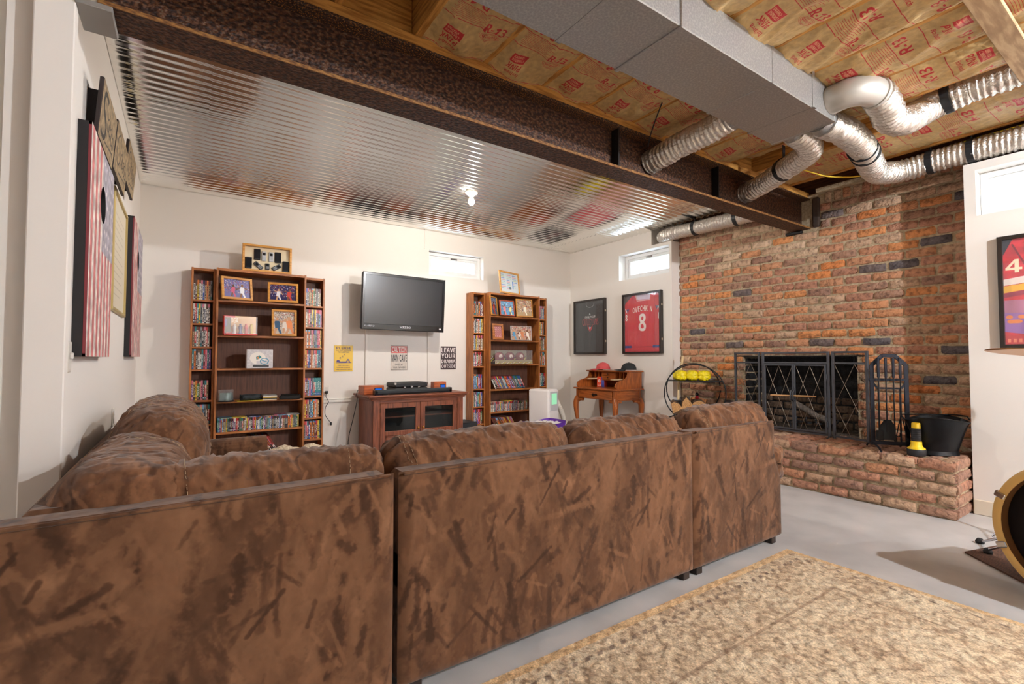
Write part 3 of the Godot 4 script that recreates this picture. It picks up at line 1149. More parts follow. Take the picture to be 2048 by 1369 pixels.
# ---------------------------------------------------------------- sectional sofa
# brushed nap: strokes of a hand across the pile, each a soft capsule that darkens or lightens it; the picture wraps round
func suede(called = "suede", sc = 0.62, sd = 17, strokes = 900):
	if not mats.has(called):
		var W = 1024
		var f = PackedFloat32Array()
		f.resize(W * W)
		var r = RandomNumberGenerator.new()
		r.seed = sd
		var nz = noise(0.05, sd, FastNoiseLite.TYPE_SIMPLEX, 3)
		for k in strokes:
			var c = Vector2(r.randf() * W, r.randf() * W)
			var a = PI / 2 + r.randfn(0.0, 0.4) if r.randf() < 0.75 else r.randf() * PI
			var d = Vector2(cos(a), sin(a))
			var big = r.randf() < 0.12
			var L = r.randf_range(40, 130) if big else r.randf_range(12, 60)
			var w = r.randf_range(22, 60) if big else r.randf_range(5, 17)
			var amp = r.randf_range(0.2, 0.55) * (-1.0 if r.randf() < 0.55 else 0.7) * (0.6 if big else 1.0)
			var R = L + w
			var x0 = int(c.x - absf(d.x) * L - w)
			var x1 = int(c.x + absf(d.x) * L + w)
			var y0 = int(c.y - absf(d.y) * L - w)
			var y1 = int(c.y + absf(d.y) * L + w)
			for y in range(y0, y1):
				for x in range(x0, x1):
					var p = Vector2(x, y) - c
					var t = clampf(p.dot(d), -L, L)
					var q = (p - d * t).length() / w + 0.35 * nz.get_noise_2d(x, y)
					if q < 1.0:
						var i = posmod(y, W) * W + posmod(x, W)
						f[i] += (amp - f[i] * 0.55) * smoothstep(0.0, 0.75, 1.0 - q)
		var im = pic(W, W, Color.BLACK)
		var lo = c8(62, 41, 29)
		var mid = c8(104, 73, 52)
		var hi = c8(140, 103, 76)
		for y in W:
			for x in W:
				var v = f[y * W + x] + 0.10 * nz.get_noise_2d(x * 0.5, y * 0.25)
				var c = mid.lerp(lo, clampf(-v * 1.45, 0.0, 1.0)) if v < 0 else mid.lerp(hi, clampf(v * 1.25, 0.0, 1.0))
				im.set_pixel(x, y, c)
		var m = MN(called, ImageTexture.create_from_image(im), 0.9, Vector3(sc, sc, sc), 0.0, ntex("weave", noise(0.12, 19), 256, [], 3.0), 0.12)
		m.rim_enabled = true
		m.rim = 0.35
		m.rim_tint = 0.7
		m.metallic_specular = 0.2
	return mats[called]

func cushion_point(L, H, D, sd, wr, fx, u, v):
	var n = cush_noise
	var t = v * 2.0 - 1.0
	var a = TAU * u
	var e = pow(maxf(0.0, 1.0 - pow(absf(t), 7.0)), 0.42)
	var x = L * 0.5 * t * (0.93 + 0.07 * absf(sin(a)))
	var sy = signf(sin(a)) * pow(absf(sin(a)), 0.72)
	var sz = signf(cos(a)) * pow(absf(cos(a)), 0.72)
	var s = float(sd) * 13.7
	var puff = 1.0 + 0.05 * n.get_noise_3d(x * 2.2 + s, sy * 0.8, sz * 0.8)
	# soft folds that run across the seam
	var w1 = n.get_noise_3d(x * fx + s, sy * 1.3 + 4.0, sz * 1.3)
	var w2 = n.get_noise_3d(x * fx * 2.3 + s, sy * 2.1 - 7.0, sz * 2.1)
	var fold = wr * (1.0 - absf(w1) * 2.4) + wr * 0.55 * w2
	var gather = 0.010 * sin(a * 17.0 + 4.0 * n.get_noise_2d(s, a)) * smoothstep(0.72, 0.97, absf(t))
	var k = puff + (fold + gather) / (minf(H, D) * 0.5)
	var y = H * 0.5 * sy * pow(e, 0.7) * k
	var z = D * 0.5 * sz * e * k
	return Vector3(x, y, z)

var cush_noise

func cushion(parent, called, L, H, D, sd, wr, fx, xf, mat, stitch = []):
	var st = S()
	var nu = 56
	var nv = int(L * 90.0) + 16
	grid(st, nu, nv, func(u, v): return xf * cushion_point(L, H, D, sd, wr, fx, 1.0 - u, v), Vector2.ONE, 0)
	var o = part(parent, called, st, mat)
	st = S()
	for v in stitch:
		var i = 0
		while i < 64:
			var p0 = cushion_point(L, H, D, sd, wr, fx, i / 128.0, v) * 1.006
			var p1 = cushion_point(L, H, D, sd, wr, fx, (i + 1.3) / 128.0, v) * 1.006
			if (p1 - p0).length() > 0.002:
				tube(st, [xf * p0, xf * p1], 0.0011, 4, false, false)
			i += 2
	if stitch.size():
		stuff(part(o, "stitching", st, M("thread", c8(176, 150, 120), 0.8)))
	return o

func sofa_back(parent, x0, x1, top_x1, mat):   # an upholstered panel with eased edges, piped top
	var st = S()
	var n = cush_noise
	var z0 = -1.56
	var f = func(u, v):
		var x = lerpf(x0, lerpf(x1, top_x1, smoothstep(0.45, 0.75, v)), u)
		var y = lerpf(0.042, 0.762, v)
		var ed = minf(minf(u * (x1 - x0), (1.0 - u) * (x1 - x0)), minf(v, 1.0 - v) * 0.72)
		var r = 0.022
		var back = 0.0 if ed > r else r - sqrt(maxf(0.0, r * r - (r - ed) * (r - ed)))
		var z = z0 - back + 0.005 * n.get_noise_2d(x * 1.6, y * 2.4) * smoothstep(0.0, 0.1, ed)
		return Vector3(x, y, z)
	grid(st, int((x1 - x0) * 40), 40, f, Vector2.ONE, 0)
	part(parent, "back_panel", st, mat)
	st = S()
	bx(st, x0 + 0.004, top_x1 - 0.004, 0.35, 0.755, z0 - 0.145, z0 - 0.012, 0.02)
	bx(st, x0 + 0.004, x1 - 0.004, 0.045, 0.5, z0 - 0.145, z0 - 0.012, 0.02)
	part(parent, "back_frame", st, mat)
	st = S()
	rod(st, [x0 + 0.015, 0.757, z0 - 0.008], [top_x1 - 0.015, 0.757, z0 - 0.008], 0.0055, 8)
	part(parent, "piping", st, mat)

func build_sofa():
	cush_noise = noise(1.0, 23, FastNoiseLite.TYPE_SIMPLEX, 3)
	var sm = suede()
	var cm = suede("suede_cushion", 0.9, 57)
	cm.albedo_color = Color(1.12, 1.1, 1.08)
	var leg = M("sofa_leg", c8(40, 28, 22), 0.5)
	# corner
	var t = thing("sofa_section", "brown suede corner section of the sectional sofa, touching the white boxed post", "sofa")
	sofa_back(t, -0.385, 0.595, 0.595, sm)
	var st = S()
	bx(st, -0.338, -0.20, 0.045, 0.76, -2.49, -1.70, 0.02)
	part(t, "side_panel", st, sm)
	st = S()
	bx(st, -0.2, 0.595, 0.06, 0.30, -2.49, -1.70, 0.02)
	part(t, "seat_base", st, sm)
	st = S()
	bx(st, -0.19, 0.59, 0.30, 0.45, -2.5, -1.72, 0.05)
	part(t, "seat_cushion", st, cm)
	cushion(t, "back_cushion", 0.80, 0.44, 0.27, 1, 0.010, 7.0, Transform3D(Basis(Vector3.RIGHT, -0.12), Vector3(0.25, 0.605, -1.81)), cm, [0.2, 0.8])
	var zf = Basis(Vector3.UP, PI / 2)
	cushion(t, "back_cushion", 0.85, 0.50, 0.37, 2, 0.007, 17.0, Transform3D(Basis(Vector3(0, 0, 1), -0.14) * zf, Vector3(-0.150, 0.605, -2.085)), cm, [0.9, 0.915, 0.62, 0.635])
	for p in [[-0.28, -1.61], [0.54, -1.61], [0.54, -2.42]]:
		st = S()
		box(st, [p[0], 0.0225, p[1]], [0.05, 0.045, 0.05], 0.004)
		part(t, "leg", st, leg)
	# run along the left wall, ending in a low arm
	t = thing("sofa_section", "brown suede sofa section along the left wall, with wrinkled back cushion and far arm", "sofa")
	st = S()
	bx(st, -0.335, -0.20, 0.045, 0.76, -3.96, -2.50, 0.02)
	part(t, "back_frame", st, sm)
	st = S()
	bx(st, -0.2, 0.56, 0.06, 0.30, -3.78, -2.50, 0.02)
	part(t, "seat_base", st, sm)
	st = S()
	bx(st, -0.19, 0.58, 0.30, 0.45, -3.77, -2.505, 0.05)
	part(t, "seat_cushion", st, cm)
	cushion(t, "back_cushion", 1.26, 0.58, 0.40, 3, 0.008, 19.0, Transform3D(Basis(Vector3(0, 0, 1), -0.16) * zf, Vector3(-0.10, 0.63, -3.145)), cm, [0.2, 0.21, 0.5, 0.51, 0.72, 0.73])
	st = S()
	var ap = []
	for i in 13:
		var a = PI * i / 12.0
		ap.append(Vector2(0.085 * cos(a), 0.515 + 0.085 * sin(a)))
	ap.append(Vector2(-0.075, 0.05))
	ap.append(Vector2(0.075, 0.05))
	prism(st, ap, -0.31, 0.50, Transform3D(Basis(Vector3(0, 0, -1), Vector3(0, 1, 0), Vector3(1, 0, 0)), Vector3(0, 0, -3.865)))
	part(t, "arm", st, sm)
	for p in [[-0.28, -3.85], [0.45, -3.8], [0.5, -2.6], [-0.28, -2.55]]:
		st = S()
		box(st, [p[0], 0.0225, p[1]], [0.05, 0.045, 0.05], 0.004)
		part(t, "leg", st, leg)
	# long middle section
	t = thing("sofa_section", "long brown suede middle section of the sofa, its mottled back towards the rug", "sofa")
	sofa_back(t, 0.612, 2.224, 2.224, sm)
	st = S()
	bx(st, 0.615, 2.22, 0.06, 0.30, -2.49, -1.70, 0.02)
	part(t, "seat_base", st, sm)
	for k in 2:
		st = S()
		bx(st, 0.62 + k * 0.8, 1.415 + k * 0.8, 0.30, 0.45, -2.51, -1.72, 0.05)
		part(t, "seat_cushion", st, cm)
	cushion(t, "back_cushion", 0.93, 0.46, 0.28, 4, 0.009, 6.0, Transform3D(Basis(Vector3.RIGHT, -0.10), Vector3(1.075, 0.615, -1.80)), cm, [0.09, 0.11, 0.88])
	cushion(t, "back_cushion", 0.86, 0.44, 0.28, 5, 0.010, 6.0, Transform3D(Basis(Vector3.RIGHT, -0.12), Vector3(1.955, 0.610, -1.80)), cm, [0.12, 0.88])
	for p in [[0.68, -1.61], [2.18, -1.61], [0.68, -2.42], [2.18, -2.42]]:
		st = S()
		box(st, [p[0], 0.0225, p[1]], [0.05, 0.045, 0.05], 0.004)
		part(t, "leg", st, leg)
	# end section with rolled arm
	t = thing("sofa_section", "brown suede end section of the sofa with a rolled arm towards the fireplace", "sofa")
	sofa_back(t, 2.232, 3.118, 3.045, sm)
	st = S()
	bx(st, 2.235, 3.0, 0.06, 0.30, -2.49, -1.70, 0.02)
	part(t, "seat_base", st, sm)
	st = S()
	bx(st, 2.24, 2.98, 0.30, 0.45, -2.51, -1.72, 0.05)
	part(t, "seat_cushion", st, cm)
	cushion(t, "back_cushion", 0.83, 0.46, 0.28, 6, 0.009, 6.0, Transform3D(Basis(Vector3.RIGHT, -0.10), Vector3(2.805, 0.625, -1.76)), cm, [0.1, 0.12, 0.9])
	st = S()
	bx(st, 2.99, 3.11, 0.045, 0.48, -2.5, -1.585, 0.03)
	part(t, "arm_panel", st, sm)
	cushion(t, "arm_roll", 0.92, 0.26, 0.36, 7, 0.005, 4.0, Transform3D(zf, Vector3(3.27, 0.45, -2.10)), cm)
	for p in [[2.29, -1.61], [3.05, -1.61], [2.29, -2.42], [3.05, -2.42]]:
		st = S()
		box(st, [p[0], 0.0225, p[1]], [0.05, 0.045, 0.05], 0.004)
		part(t, "leg", st, leg)
	# fleece throw heaped behind the first cushion
	st = S()
	var n = cush_noise
	var ff = func(u, v):
		var x = lerpf(0.05, 0.68, u)
		var z = lerpf(-1.99, -2.46, v)
		var y = 0.45 + ((0.30 + 0.045 * u) * pow(sin(PI * clampf(u * 0.95 + 0.03, 0, 1)), 0.3) + 0.02 * n.get_noise_2d(x * 9.0, z * 9.0)) * pow(sin(PI * clampf(v * 0.96 + 0.04, 0, 1)), 0.5)
		return Vector3(x, y, z)
	grid(st, 40, 30, ff, Vector2.ONE, 0)
	tag(part(self, "fleece_throw", st, MN("fleece", ntex("fleece_map", noise(0.05, 29), 256, [0.0, c8(206, 186, 156), 0.5, c8(226, 208, 178), 1.0, c8(238, 224, 198)]), 0.95, Vector3(5, 5, 5), 0.0, texs["brick_bump"], 0.8)), "cream fleece throw heaped on the corner seat behind the sofa's first back cushion", "blanket")

# ---------------------------------------------------------------- media wall
var spine_tones = [["black", 30, 30, 34], ["white", 228, 224, 216], ["red", 190, 36, 36], ["blue", 48, 84, 160], ["grey", 128, 130, 134], ["orange", 214, 118, 40], ["yellow", 224, 190, 60], ["green", 62, 118, 74], ["purple", 112, 70, 140], ["dark red", 110, 24, 30], ["light blue", 128, 172, 206], ["tan", 198, 170, 128], ["navy", 28, 38, 74], ["pink", 214, 120, 140], ["teal", 44, 128, 132], ["brown", 104, 68, 44]]
var dvd_meshes = []
var cd_meshes = []
var lp_meshes = []
var spine_mat
var sleeve_mat

func spine_pictures():
	var n = 48
	var W = 16
	var H = 128
	var im = pic(n * W, H, Color.BLACK)
	var r = RandomNumberGenerator.new()
	r.seed = 99
	for k in n:
		var t = spine_tones[k % 16]
		var base = c8(t[1], t[2], t[3])
		var x = k * W
		rect(im, x, 0, W, H, base)
		var alt = spine_tones[r.randi() % 16]
		var ac = c8(alt[1], alt[2], alt[3])
		if r.randf() < 0.6:
			rect(im, x, 0, W, r.randi_range(8, 34), ac)
		if r.randf() < 0.5:
			rect(im, x, H - 22, W, 22, ac.lerp(base, 0.3))
		var ink = Color(0.95, 0.95, 0.92) if base.get_luminance() < 0.5 else Color(0.08, 0.08, 0.1)
		var y = r.randi_range(22, 40)
		var stop = r.randi_range(78, 104)
		while y < stop:
			var h = r.randi_range(2, 7)
			rect(im, x + r.randi_range(3, 5), y, r.randi_range(5, 8), h, ink)
			y += h + r.randi_range(1, 4)
		rect(im, x + 4, 110, 8, 8, ink.lerp(ac, 0.5))
	rect(im, 0, 0, 2, 2, Color(0.03, 0.03, 0.03))
	spine_mat = MP("printed_spines", im, 0.35)
	for k in n:
		dvd_meshes.append(spined(0.0146, 0.19, 0.135, Rect2((k * W + 1.0) / (n * W), 0, (W - 2.0) / (n * W), 1)))
		cd_meshes.append(spined(0.0103, 0.125, 0.142, Rect2((k * W + 1.0) / (n * W), 0, (W - 2.0) / (n * W), 1)))
		lp_meshes.append(spined(0.0062, 0.315, 0.315, Rect2((k * W + 5.0) / (n * W), 0.02, 4.0 / (n * W), 0.5)))

# a slim case standing on its edge: base at y 0, spine towards +z, centred on x
func spined(w, h, d, r):
	var st = S()
	var x = w / 2.0
	quad(st, Vector3(-x, 0, 0), Vector3(x, 0, 0), Vector3(x, h, 0), Vector3(-x, h, 0), Vector2(r.position.x, r.end.y), r.end, Vector2(r.end.x, r.position.y), r.position)
	var e = 0.0006
	x -= e
	for s in [[Vector3(x, 0, -0.0006), Vector3(x, 0, -d), Vector3(x, h, -d), Vector3(x, h, -0.0006), Vector3(1, 0, 0)], [Vector3(-x, 0, -0.0006), Vector3(-x, 0, -d), Vector3(-x, h, -d), Vector3(-x, h, -0.0006), Vector3(-1, 0, 0)], [Vector3(-x, h, 0), Vector3(x, h, 0), Vector3(x, h, -d), Vector3(-x, h, -d), Vector3(0, 1, 0)], [Vector3(-x, 0, 0), Vector3(x, 0, 0), Vector3(x, 0, -d), Vector3(-x, 0, -d), Vector3(0, -1, 0)], [Vector3(-x, 0, -d), Vector3(x, 0, -d), Vector3(x, h, -d), Vector3(-x, h, -d), Vector3(0, 0, -1)]]:
		var p = s.slice(0, 4)
		if (p[1] - p[0]).cross(p[2] - p[0]).dot(s[4]) < 0:
			p.reverse()
		var u = r.position + r.size * Vector2(0.5, 0.02)
		quad(st, p[0], p[1], p[2], p[3], u, u, u, u)
	st.generate_normals()
	return st.commit()

func media(called, meshes, k, at, lean, label, cat, group):
	var o = MeshInstance3D.new()
	o.name = called
	o.mesh = meshes[k]
	o.material_override = spine_mat
	o.position = at
	o.rotation = Vector3(0, rng.randf_range(-0.02, 0.02), lean)
	add_child(o, true)
	tag(o, label, cat, group)
	return o

func case_unit(called, label, x0, x1, depth, shelf_tops, h = 2.03, th = 0.018):
	var wv = wood("case", c8(130, 74, 34), c8(184, 114, 56), 1, 7.0, 0.42)
	var wx = wood("case", c8(130, 74, 34), c8(184, 114, 56), 0, 7.0, 0.42)
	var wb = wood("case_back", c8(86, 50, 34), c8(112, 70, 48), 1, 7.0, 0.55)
	var t = thing(called, label, "bookcase", Vector3((x0 + x1) / 2.0, 0, ZB + 0.004))
	var w = (x1 - x0) / 2.0 - 0.0005
	for s in [-1, 1]:
		var st = S()
		bx(st, s * w, s * (w - th), 0, h, 0.004, depth, 0.0015)
		part(t, "side_panel", st, wv)
	for y in shelf_tops:
		var st = S()
		bx(st, -w + th, w - th, y - 0.019, y, 0.006, depth - 0.006, 0.0015)
		part(t, "shelf", st, wx)
	var st = S()
	bx(st, -w + th, w - th, h - 0.028, h - 0.004, 0.006, depth - 0.001, 0.0015)
	part(t, "top", st, wx)
	st = S()
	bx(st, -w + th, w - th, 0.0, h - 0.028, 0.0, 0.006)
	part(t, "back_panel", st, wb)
	st = S()
	bx(st, -w + th, w - th, 0, 0.06, depth - 0.03, depth - 0.012)
	part(t, "plinth", st, wx)
	return t

func dvd_rows(x0, x1, tops, skip, where, sd):
	var r = RandomNumberGenerator.new()
	r.seed = sd
	for i in tops.size():
		var x = x0 + 0.009
		var k = 0
		var room = (x1 - x0) - (0.0 if r.randf() < 0.6 else 0.014)
		while x + 0.0075 < x0 + room:
			k += 1
			if x > x0 + skip:
				var idx = r.randi() % 48
				if i < 3 and r.randf() < 0.45:
					idx = [1, 4, 11, 33, 17, 5][r.randi() % 6]
				var nm = spine_tones[idx % 16][0]
				media("dvd_case", dvd_meshes, idx, Vector3(x, tops[i] + 0.0005, -5.556 + r.randf_range(-0.004, 0.003)), 0.0, "%s DVD case, %s from left, %s row down, %s" % [nm, words(k), words(i + 1), where], "dvd", "DVD cases in the narrow towers")
			x += 0.0149 + r.randf_range(0.0, 0.0008)

func leaning(called, meshes, x0, n, y, z, t, ang, what, where, cat, group, sd, pal = []):
	var r = RandomNumberGenerator.new()
	r.seed = sd
	var x = x0
	for k in n:
		var idx = r.randi() % 48 if pal.is_empty() else pal[r.randi() % pal.size()]
		var a = ang * (0.92 + 0.08 * r.randf())
		var o = media(called, meshes, idx, Vector3(x + t * 0.5 * cos(ang), y + t * 0.5 * sin(ang) + 0.001, z + r.randf_range(-0.006, 0.006)), ang, "%s %s, %s from left, %s" % [spine_tones[idx % 16][0], what, words(k + 1), where], cat, group)
		x += t / cos(ang) + 0.0004

# a photograph in a frame standing on something: base at y 0, facing +z, leaning back
func photo_frame(label, w, h, at, turn, tilt, im, wm, bar_w = 0.022, cat = "picture frame", group = "", called = "photo_frame"):
	var t = thing(called, label, cat, at, turn, group)
	var q = Vector3(-tilt, 0, 0)
	var c = Basis.from_euler(q) * Vector3(0, h / 2.0, 0)
	var st = S()
	frame_bars(st, w, h, bar_w, 0.018)
	part(t, "frame", st, wm, c, q)
	st = S()
	bx(st, -w / 2.0 + 0.004, w / 2.0 - 0.004, -h / 2.0 + 0.004, h / 2.0 - 0.004, -0.004, 0.004)
	part(t, "backing", st, M("frame_backing", c8(60, 48, 38), 0.8), c, q)
	st = S()
	card(st, Vector3(0, 0, 0.006), Vector3(w / 2.0 - bar_w + 0.002, 0, 0), Vector3(0, h / 2.0 - bar_w + 0.002, 0))
	part(t, "picture", st, im, c, q)
	if tilt > 0.05:
		st = S()
		var foot = (h * 0.72) * sin(tilt) + 0.06
		bar(st, Vector3(0, h * 0.7 * cos(tilt), -h * 0.7 * sin(tilt) - 0.006), Vector3(0, 0.003, -foot), 0.05, 0.004)
		part(t, "easel", st, M("frame_backing", c8(60, 48, 38), 0.8))
	return t

# a printed snapshot of players before a crowd: blotches only
func snapshot(called, sd, bg, jerseys, w = 160, h = 116):
	var im = pic(w, h, bg)
	var r = RandomNumberGenerator.new()
	r.seed = sd
	for k in 420:
		var c = bg.lerp([c8(220, 190, 160), c8(60, 50, 110), c8(190, 60, 60), c8(230, 230, 235), c8(90, 70, 60)][r.randi() % 5], r.randf_range(0.2, 0.8))
		var y = r.randf() * h * 0.75
		ellipse(im, r.randf() * w, y, r.randf_range(1.5, 4), r.randf_range(2, 4), c, 7)
	for k in jerseys.size():
		var x = w * (k + 0.7) / (jerseys.size() + 0.4) + r.randf_range(-8, 8)
		var s = h * r.randf_range(0.2, 0.26)
		var y = h * 0.62
		var skin = [c8(120, 78, 56), c8(196, 150, 118), c8(96, 62, 46)][r.randi() % 3]
		var lean = r.randf_range(-0.4, 0.4) * s
		line(im, Vector2(x, y), Vector2(x - s * 0.5 + lean, y + s * 1.6), s * 0.4, skin)
		line(im, Vector2(x, y), Vector2(x + s * 0.6, y + s * 1.6), s * 0.4, jerseys[k])
		poly(im, [Vector2(x - s * 0.5 + lean, y - s * 0.9), Vector2(x + s * 0.5 + lean, y - s * 0.9), Vector2(x + s * 0.42, y + s * 0.5), Vector2(x - s * 0.42, y + s * 0.5)], jerseys[k])
		line(im, Vector2(x - s * 0.4 + lean, y - s * 0.8), Vector2(x - s * 1.0, y + s * r.randf_range(-1.3, 0.3)), s * 0.26, skin)
		line(im, Vector2(x + s * 0.4 + lean, y - s * 0.8), Vector2(x + s * 1.1, y + s * r.randf_range(-1.5, 0.3)), s * 0.26, skin)
		ellipse(im, x + lean, y - s * 1.25, s * 0.26, s * 0.34, skin)
	return MP(called, im, 0.25)

func build_media_wall():
	spine_pictures()
	var left_tops = [1.72, 1.49, 1.265, 1.045, 0.745, 0.51, 0.28, 0.08]
	case_unit("media_tower", "narrow brown media tower full of DVDs, at the left side of the left bookcase", 0.047, 0.249, 0.178, left_tops)
	case_unit("bookcase", "wide brown bookcase with framed photos below the shadow box of phones", 0.25, 1.063, 0.288, [1.72, 1.375, 1.05, 0.73, 0.432, 0.08])
	case_unit("media_tower", "narrow brown media tower between the wide left bookcase and the dangling charger cord", 1.064, 1.276, 0.178, left_tops)
	case_unit("media_tower", "narrow brown media tower right of the black speaker box beside the TV cabinet", 3.147, 3.344, 0.178, left_tops)
	case_unit("bookcase", "wide brown bookcase with helmet display case, nearer the room's corner", 3.345, 4.183, 0.288, [1.72, 1.395, 1.068, 0.735, 0.435, 0.08])
	case_unit("media_tower", "narrow brown media tower nearest the room's corner, behind the white appliance", 4.184, 4.395, 0.178, left_tops)
	var vis = left_tops.slice(0, 7)
	dvd_rows(0.066, 0.231, vis, 0.0, "tower leftmost on the far wall", 5)
	dvd_rows(1.083, 1.257, vis, 0.0, "tower right of the left bookcase", 6)
	dvd_rows(3.166, 3.326, vis, 0.0, "tower right of the TV cabinet", 7)
	dvd_rows(4.203, 4.376, left_tops.slice(0, 5), 0.075, "tower nearest the room's corner", 8)
	# CDs, records and slanted DVDs in the wide bookcases
	var r = RandomNumberGenerator.new()
	r.seed = 31
	for e in [[0.285, 70, 0.432, "CD shelf of the left bookcase"], [3.368, 60, 0.435, "CD shelf of the corner bookcase"]]:
		var x = e[0]
		for k in e[1]:
			var idx = r.randi() % 48 if r.randf() < 0.6 else [1, 4, 11, 17, 20, 0][r.randi() % 6]
			media("cd_case", cd_meshes, idx, Vector3(x, e[2] + 0.0005, -5.475 + r.randf_range(-0.003, 0.003)), 0.0, "%s CD case, %s from left on the %s" % [spine_tones[idx % 16][0], words(k + 1), e[3]], "cd", "CD cases standing in rows")
			x += 0.0105
		for k in (6 if e[1] == 70 else 4):
			var idx = r.randi() % 48
			var o = media("cd_case", cd_meshes, idx, Vector3(e[0] + 0.06 + k * 0.125 + r.randf_range(-0.005, 0.005), e[2] + 0.1315, -5.48), 0.0, "%s flat CD case, %s along atop the CD row, %s" % [spine_tones[idx % 16][0], words(k + 1), e[3].replace("CD shelf of the ", "")], "cd", "CD cases lying flat")
			o.rotation = Vector3(0, r.randf_range(-0.12, 0.12), PI / 2)
			o.position.x += 0.06
	leaning("dvd_case", dvd_meshes, 3.465, 29, 0.735, -5.475, 0.0146, 0.50, "DVD case leaning", "in the bookcase near the corner", "dvd", "DVD cases leaning on a shelf", 41)
	leaning("record_sleeve", lp_meshes, 0.70, 26, 0.08, -5.46, 0.0062, 0.50, "record sleeve leaning", "bottom of the left bookcase", "record", "record sleeves leaning", 42, [1, 11, 13, 20, 2, 5, 17, 27, 6])
	leaning("record_sleeve", lp_meshes, 3.55, 44, 0.08, -5.46, 0.0062, 0.54, "record sleeve leaning", "bottom of the bookcase near the corner", "record", "record sleeves leaning", 43, [1, 11, 6, 22, 7, 2, 5, 17, 27, 8])
	shelf_things()
	television()
	wall_signs()
	tv_cabinet()
	floor_gear()

func shelf_things():
	var oak = wood("oak_frame", c8(186, 122, 46), c8(222, 164, 82), 0, 9.0, 0.45)
	var honey = wood("honey_frame", c8(176, 110, 36), c8(206, 146, 60), 0, 9.0, 0.45)
	# shadow box with old phones
	var z = -5.50
	var t = thing("shadow_box", "light wood shadow box on top of the left bookcase", "picture frame", Vector3(0.695, 2.031, z), 0.0)
	var st = S()
	frame_bars(st, 0.455, 0.275, 0.02, 0.035)
	part(t, "frame", st, oak, Vector3(0, 0.1375, 0))
	st = S()
	bx(st, -0.22, 0.22, 0.005, 0.27, 0.0, 0.006)
	part(t, "backing", st, M("cream_board", c8(222, 206, 174), 0.8))
	var ph = [["black", -0.172, 0.085, 0.062, 0.118, 0.0, "lower left corner"], ["black", -0.094, 0.178, 0.058, 0.112, 0.0, "upper left, beside the silver ones"], ["silver", -0.032, 0.165, 0.044, 0.1, 0.0, "upper row, first silver one"], ["silver", 0.034, 0.165, 0.044, 0.1, 0.0, "upper row, second silver one"], ["black", 0.098, 0.165, 0.062, 0.112, 0.0, "upper right, beside the silver ones"], ["black", 0.172, 0.078, 0.06, 0.112, 0.0, "lower right corner"], ["grey", -0.082, 0.062, 0.042, 0.095, 0.85, "lying tilted at lower left"], ["grey", 0.0, 0.062, 0.04, 0.066, 0.0, "small square one at lower middle"], ["grey", 0.085, 0.06, 0.042, 0.09, -1.0, "lying tilted at lower right"]]
	for p in ph:
		var m = M("phone_" + p[0], {"black": c8(18, 18, 20), "silver": c8(186, 188, 192), "grey": c8(58, 60, 64)}[p[0]], 0.35)
		var o = thing("mobile_phone", "%s mobile phone in the shadow box, %s" % [p[0], p[6]], "phone", Vector3(0.695 + p[1], 2.031 + p[2] + 0.0, z + 0.0065), 0.0, "old phones in the shadow box")
		o.rotation.z = p[5]
		st = S()
		box(st, [0, 0, 0.007], [p[3], p[4], 0.014], 0.005)
		part(o, "body", st, m)
		st = S()
		if p[0] == "black":
			bx(st, -p[3] * 0.44, p[3] * 0.44, -p[4] * 0.4, p[4] * 0.42, 0.014, 0.0146)
		else:
			bx(st, -p[3] * 0.3, p[3] * 0.3, p[4] * 0.08, p[4] * 0.36, 0.014, 0.0146)
		part(o, "screen", st, M("phone_screen", c8(34, 36, 40), 0.1))
		if p[0] != "black":
			st = S()
			for i in 3:
				for j in 3:
					box(st, [(i - 1) * p[3] * 0.24, -p[4] * (0.06 + 0.12 * j), 0.0145], [p[3] * 0.17, p[4] * 0.07, 0.001])
			stuff(part(o, "keypad", st, M("phone_keys", c8(150, 152, 156), 0.5)))
	# framed photographs and boxes
	var pur = c8(84, 78, 130)
	photo_frame("wood framed basketball crowd photo leaning left on the left bookcase's top shelf", 0.285, 0.225, Vector3(0.425, 1.7215, -5.40), 0.30, 0.16, snapshot("photo_court", 1, c8(110, 106, 160), [c8(200, 90, 120), c8(226, 226, 232)]), honey)
	photo_frame("wood framed photo of two players, right side of the left bookcase's top shelf", 0.285, 0.205, Vector3(0.835, 1.7215, -5.40), -0.06, 0.14, snapshot("photo_pair", 2, c8(52, 46, 88), [c8(226, 220, 226), c8(196, 70, 60)]), honey)
	photo_frame("upright wood framed photo of players, left bookcase's second shelf", 0.235, 0.275, Vector3(0.85, 1.3765, -5.40), -0.04, 0.12, snapshot("photo_field", 3, c8(190, 176, 160), [c8(60, 90, 120), c8(220, 210, 200), c8(226, 140, 90)], 116, 136), honey)
	# boxed figures
	t = thing("toy_box", "window box of small player figures on the left bookcase's second shelf", "toy", Vector3(0.455, 1.3765, -5.40), 0.10)
	var im = pic(192, 128, c8(206, 150, 70))
	rect(im, 0, 0, 46, 128, c8(74, 50, 40))
	rect(im, 6, 22, 18, 50, c8(90, 80, 150))
	rect(im, 0, 0, 70, 12, c8(196, 40, 36))
	put(im, "DGA", 48, 12, 40, 34, c8(240, 225, 200))
	rect(im, 20, 110, 96, 16, c8(200, 40, 44))
	rect(im, 116, 112, 76, 14, c8(236, 220, 180))
	var mp = MP("figure_card", im, 0.3)
	st = S()
	card(st, Vector3(0, 0.095, -0.035), Vector3(0.145, 0, 0), Vector3(0, 0.095, 0))
	part(t, "backing_card", st, mp)
	st = S()
	bx(st, -0.145, 0.145, 0, 0.012, -0.036, 0.036)
	bx(st, -0.145, -0.141, 0, 0.185, -0.036, 0.036)
	part(t, "tray", st, M("toy_red", c8(196, 46, 40), 0.5))
	var fc = [c8(230, 226, 220), c8(60, 60, 120), c8(210, 70, 60), c8(226, 196, 70)]
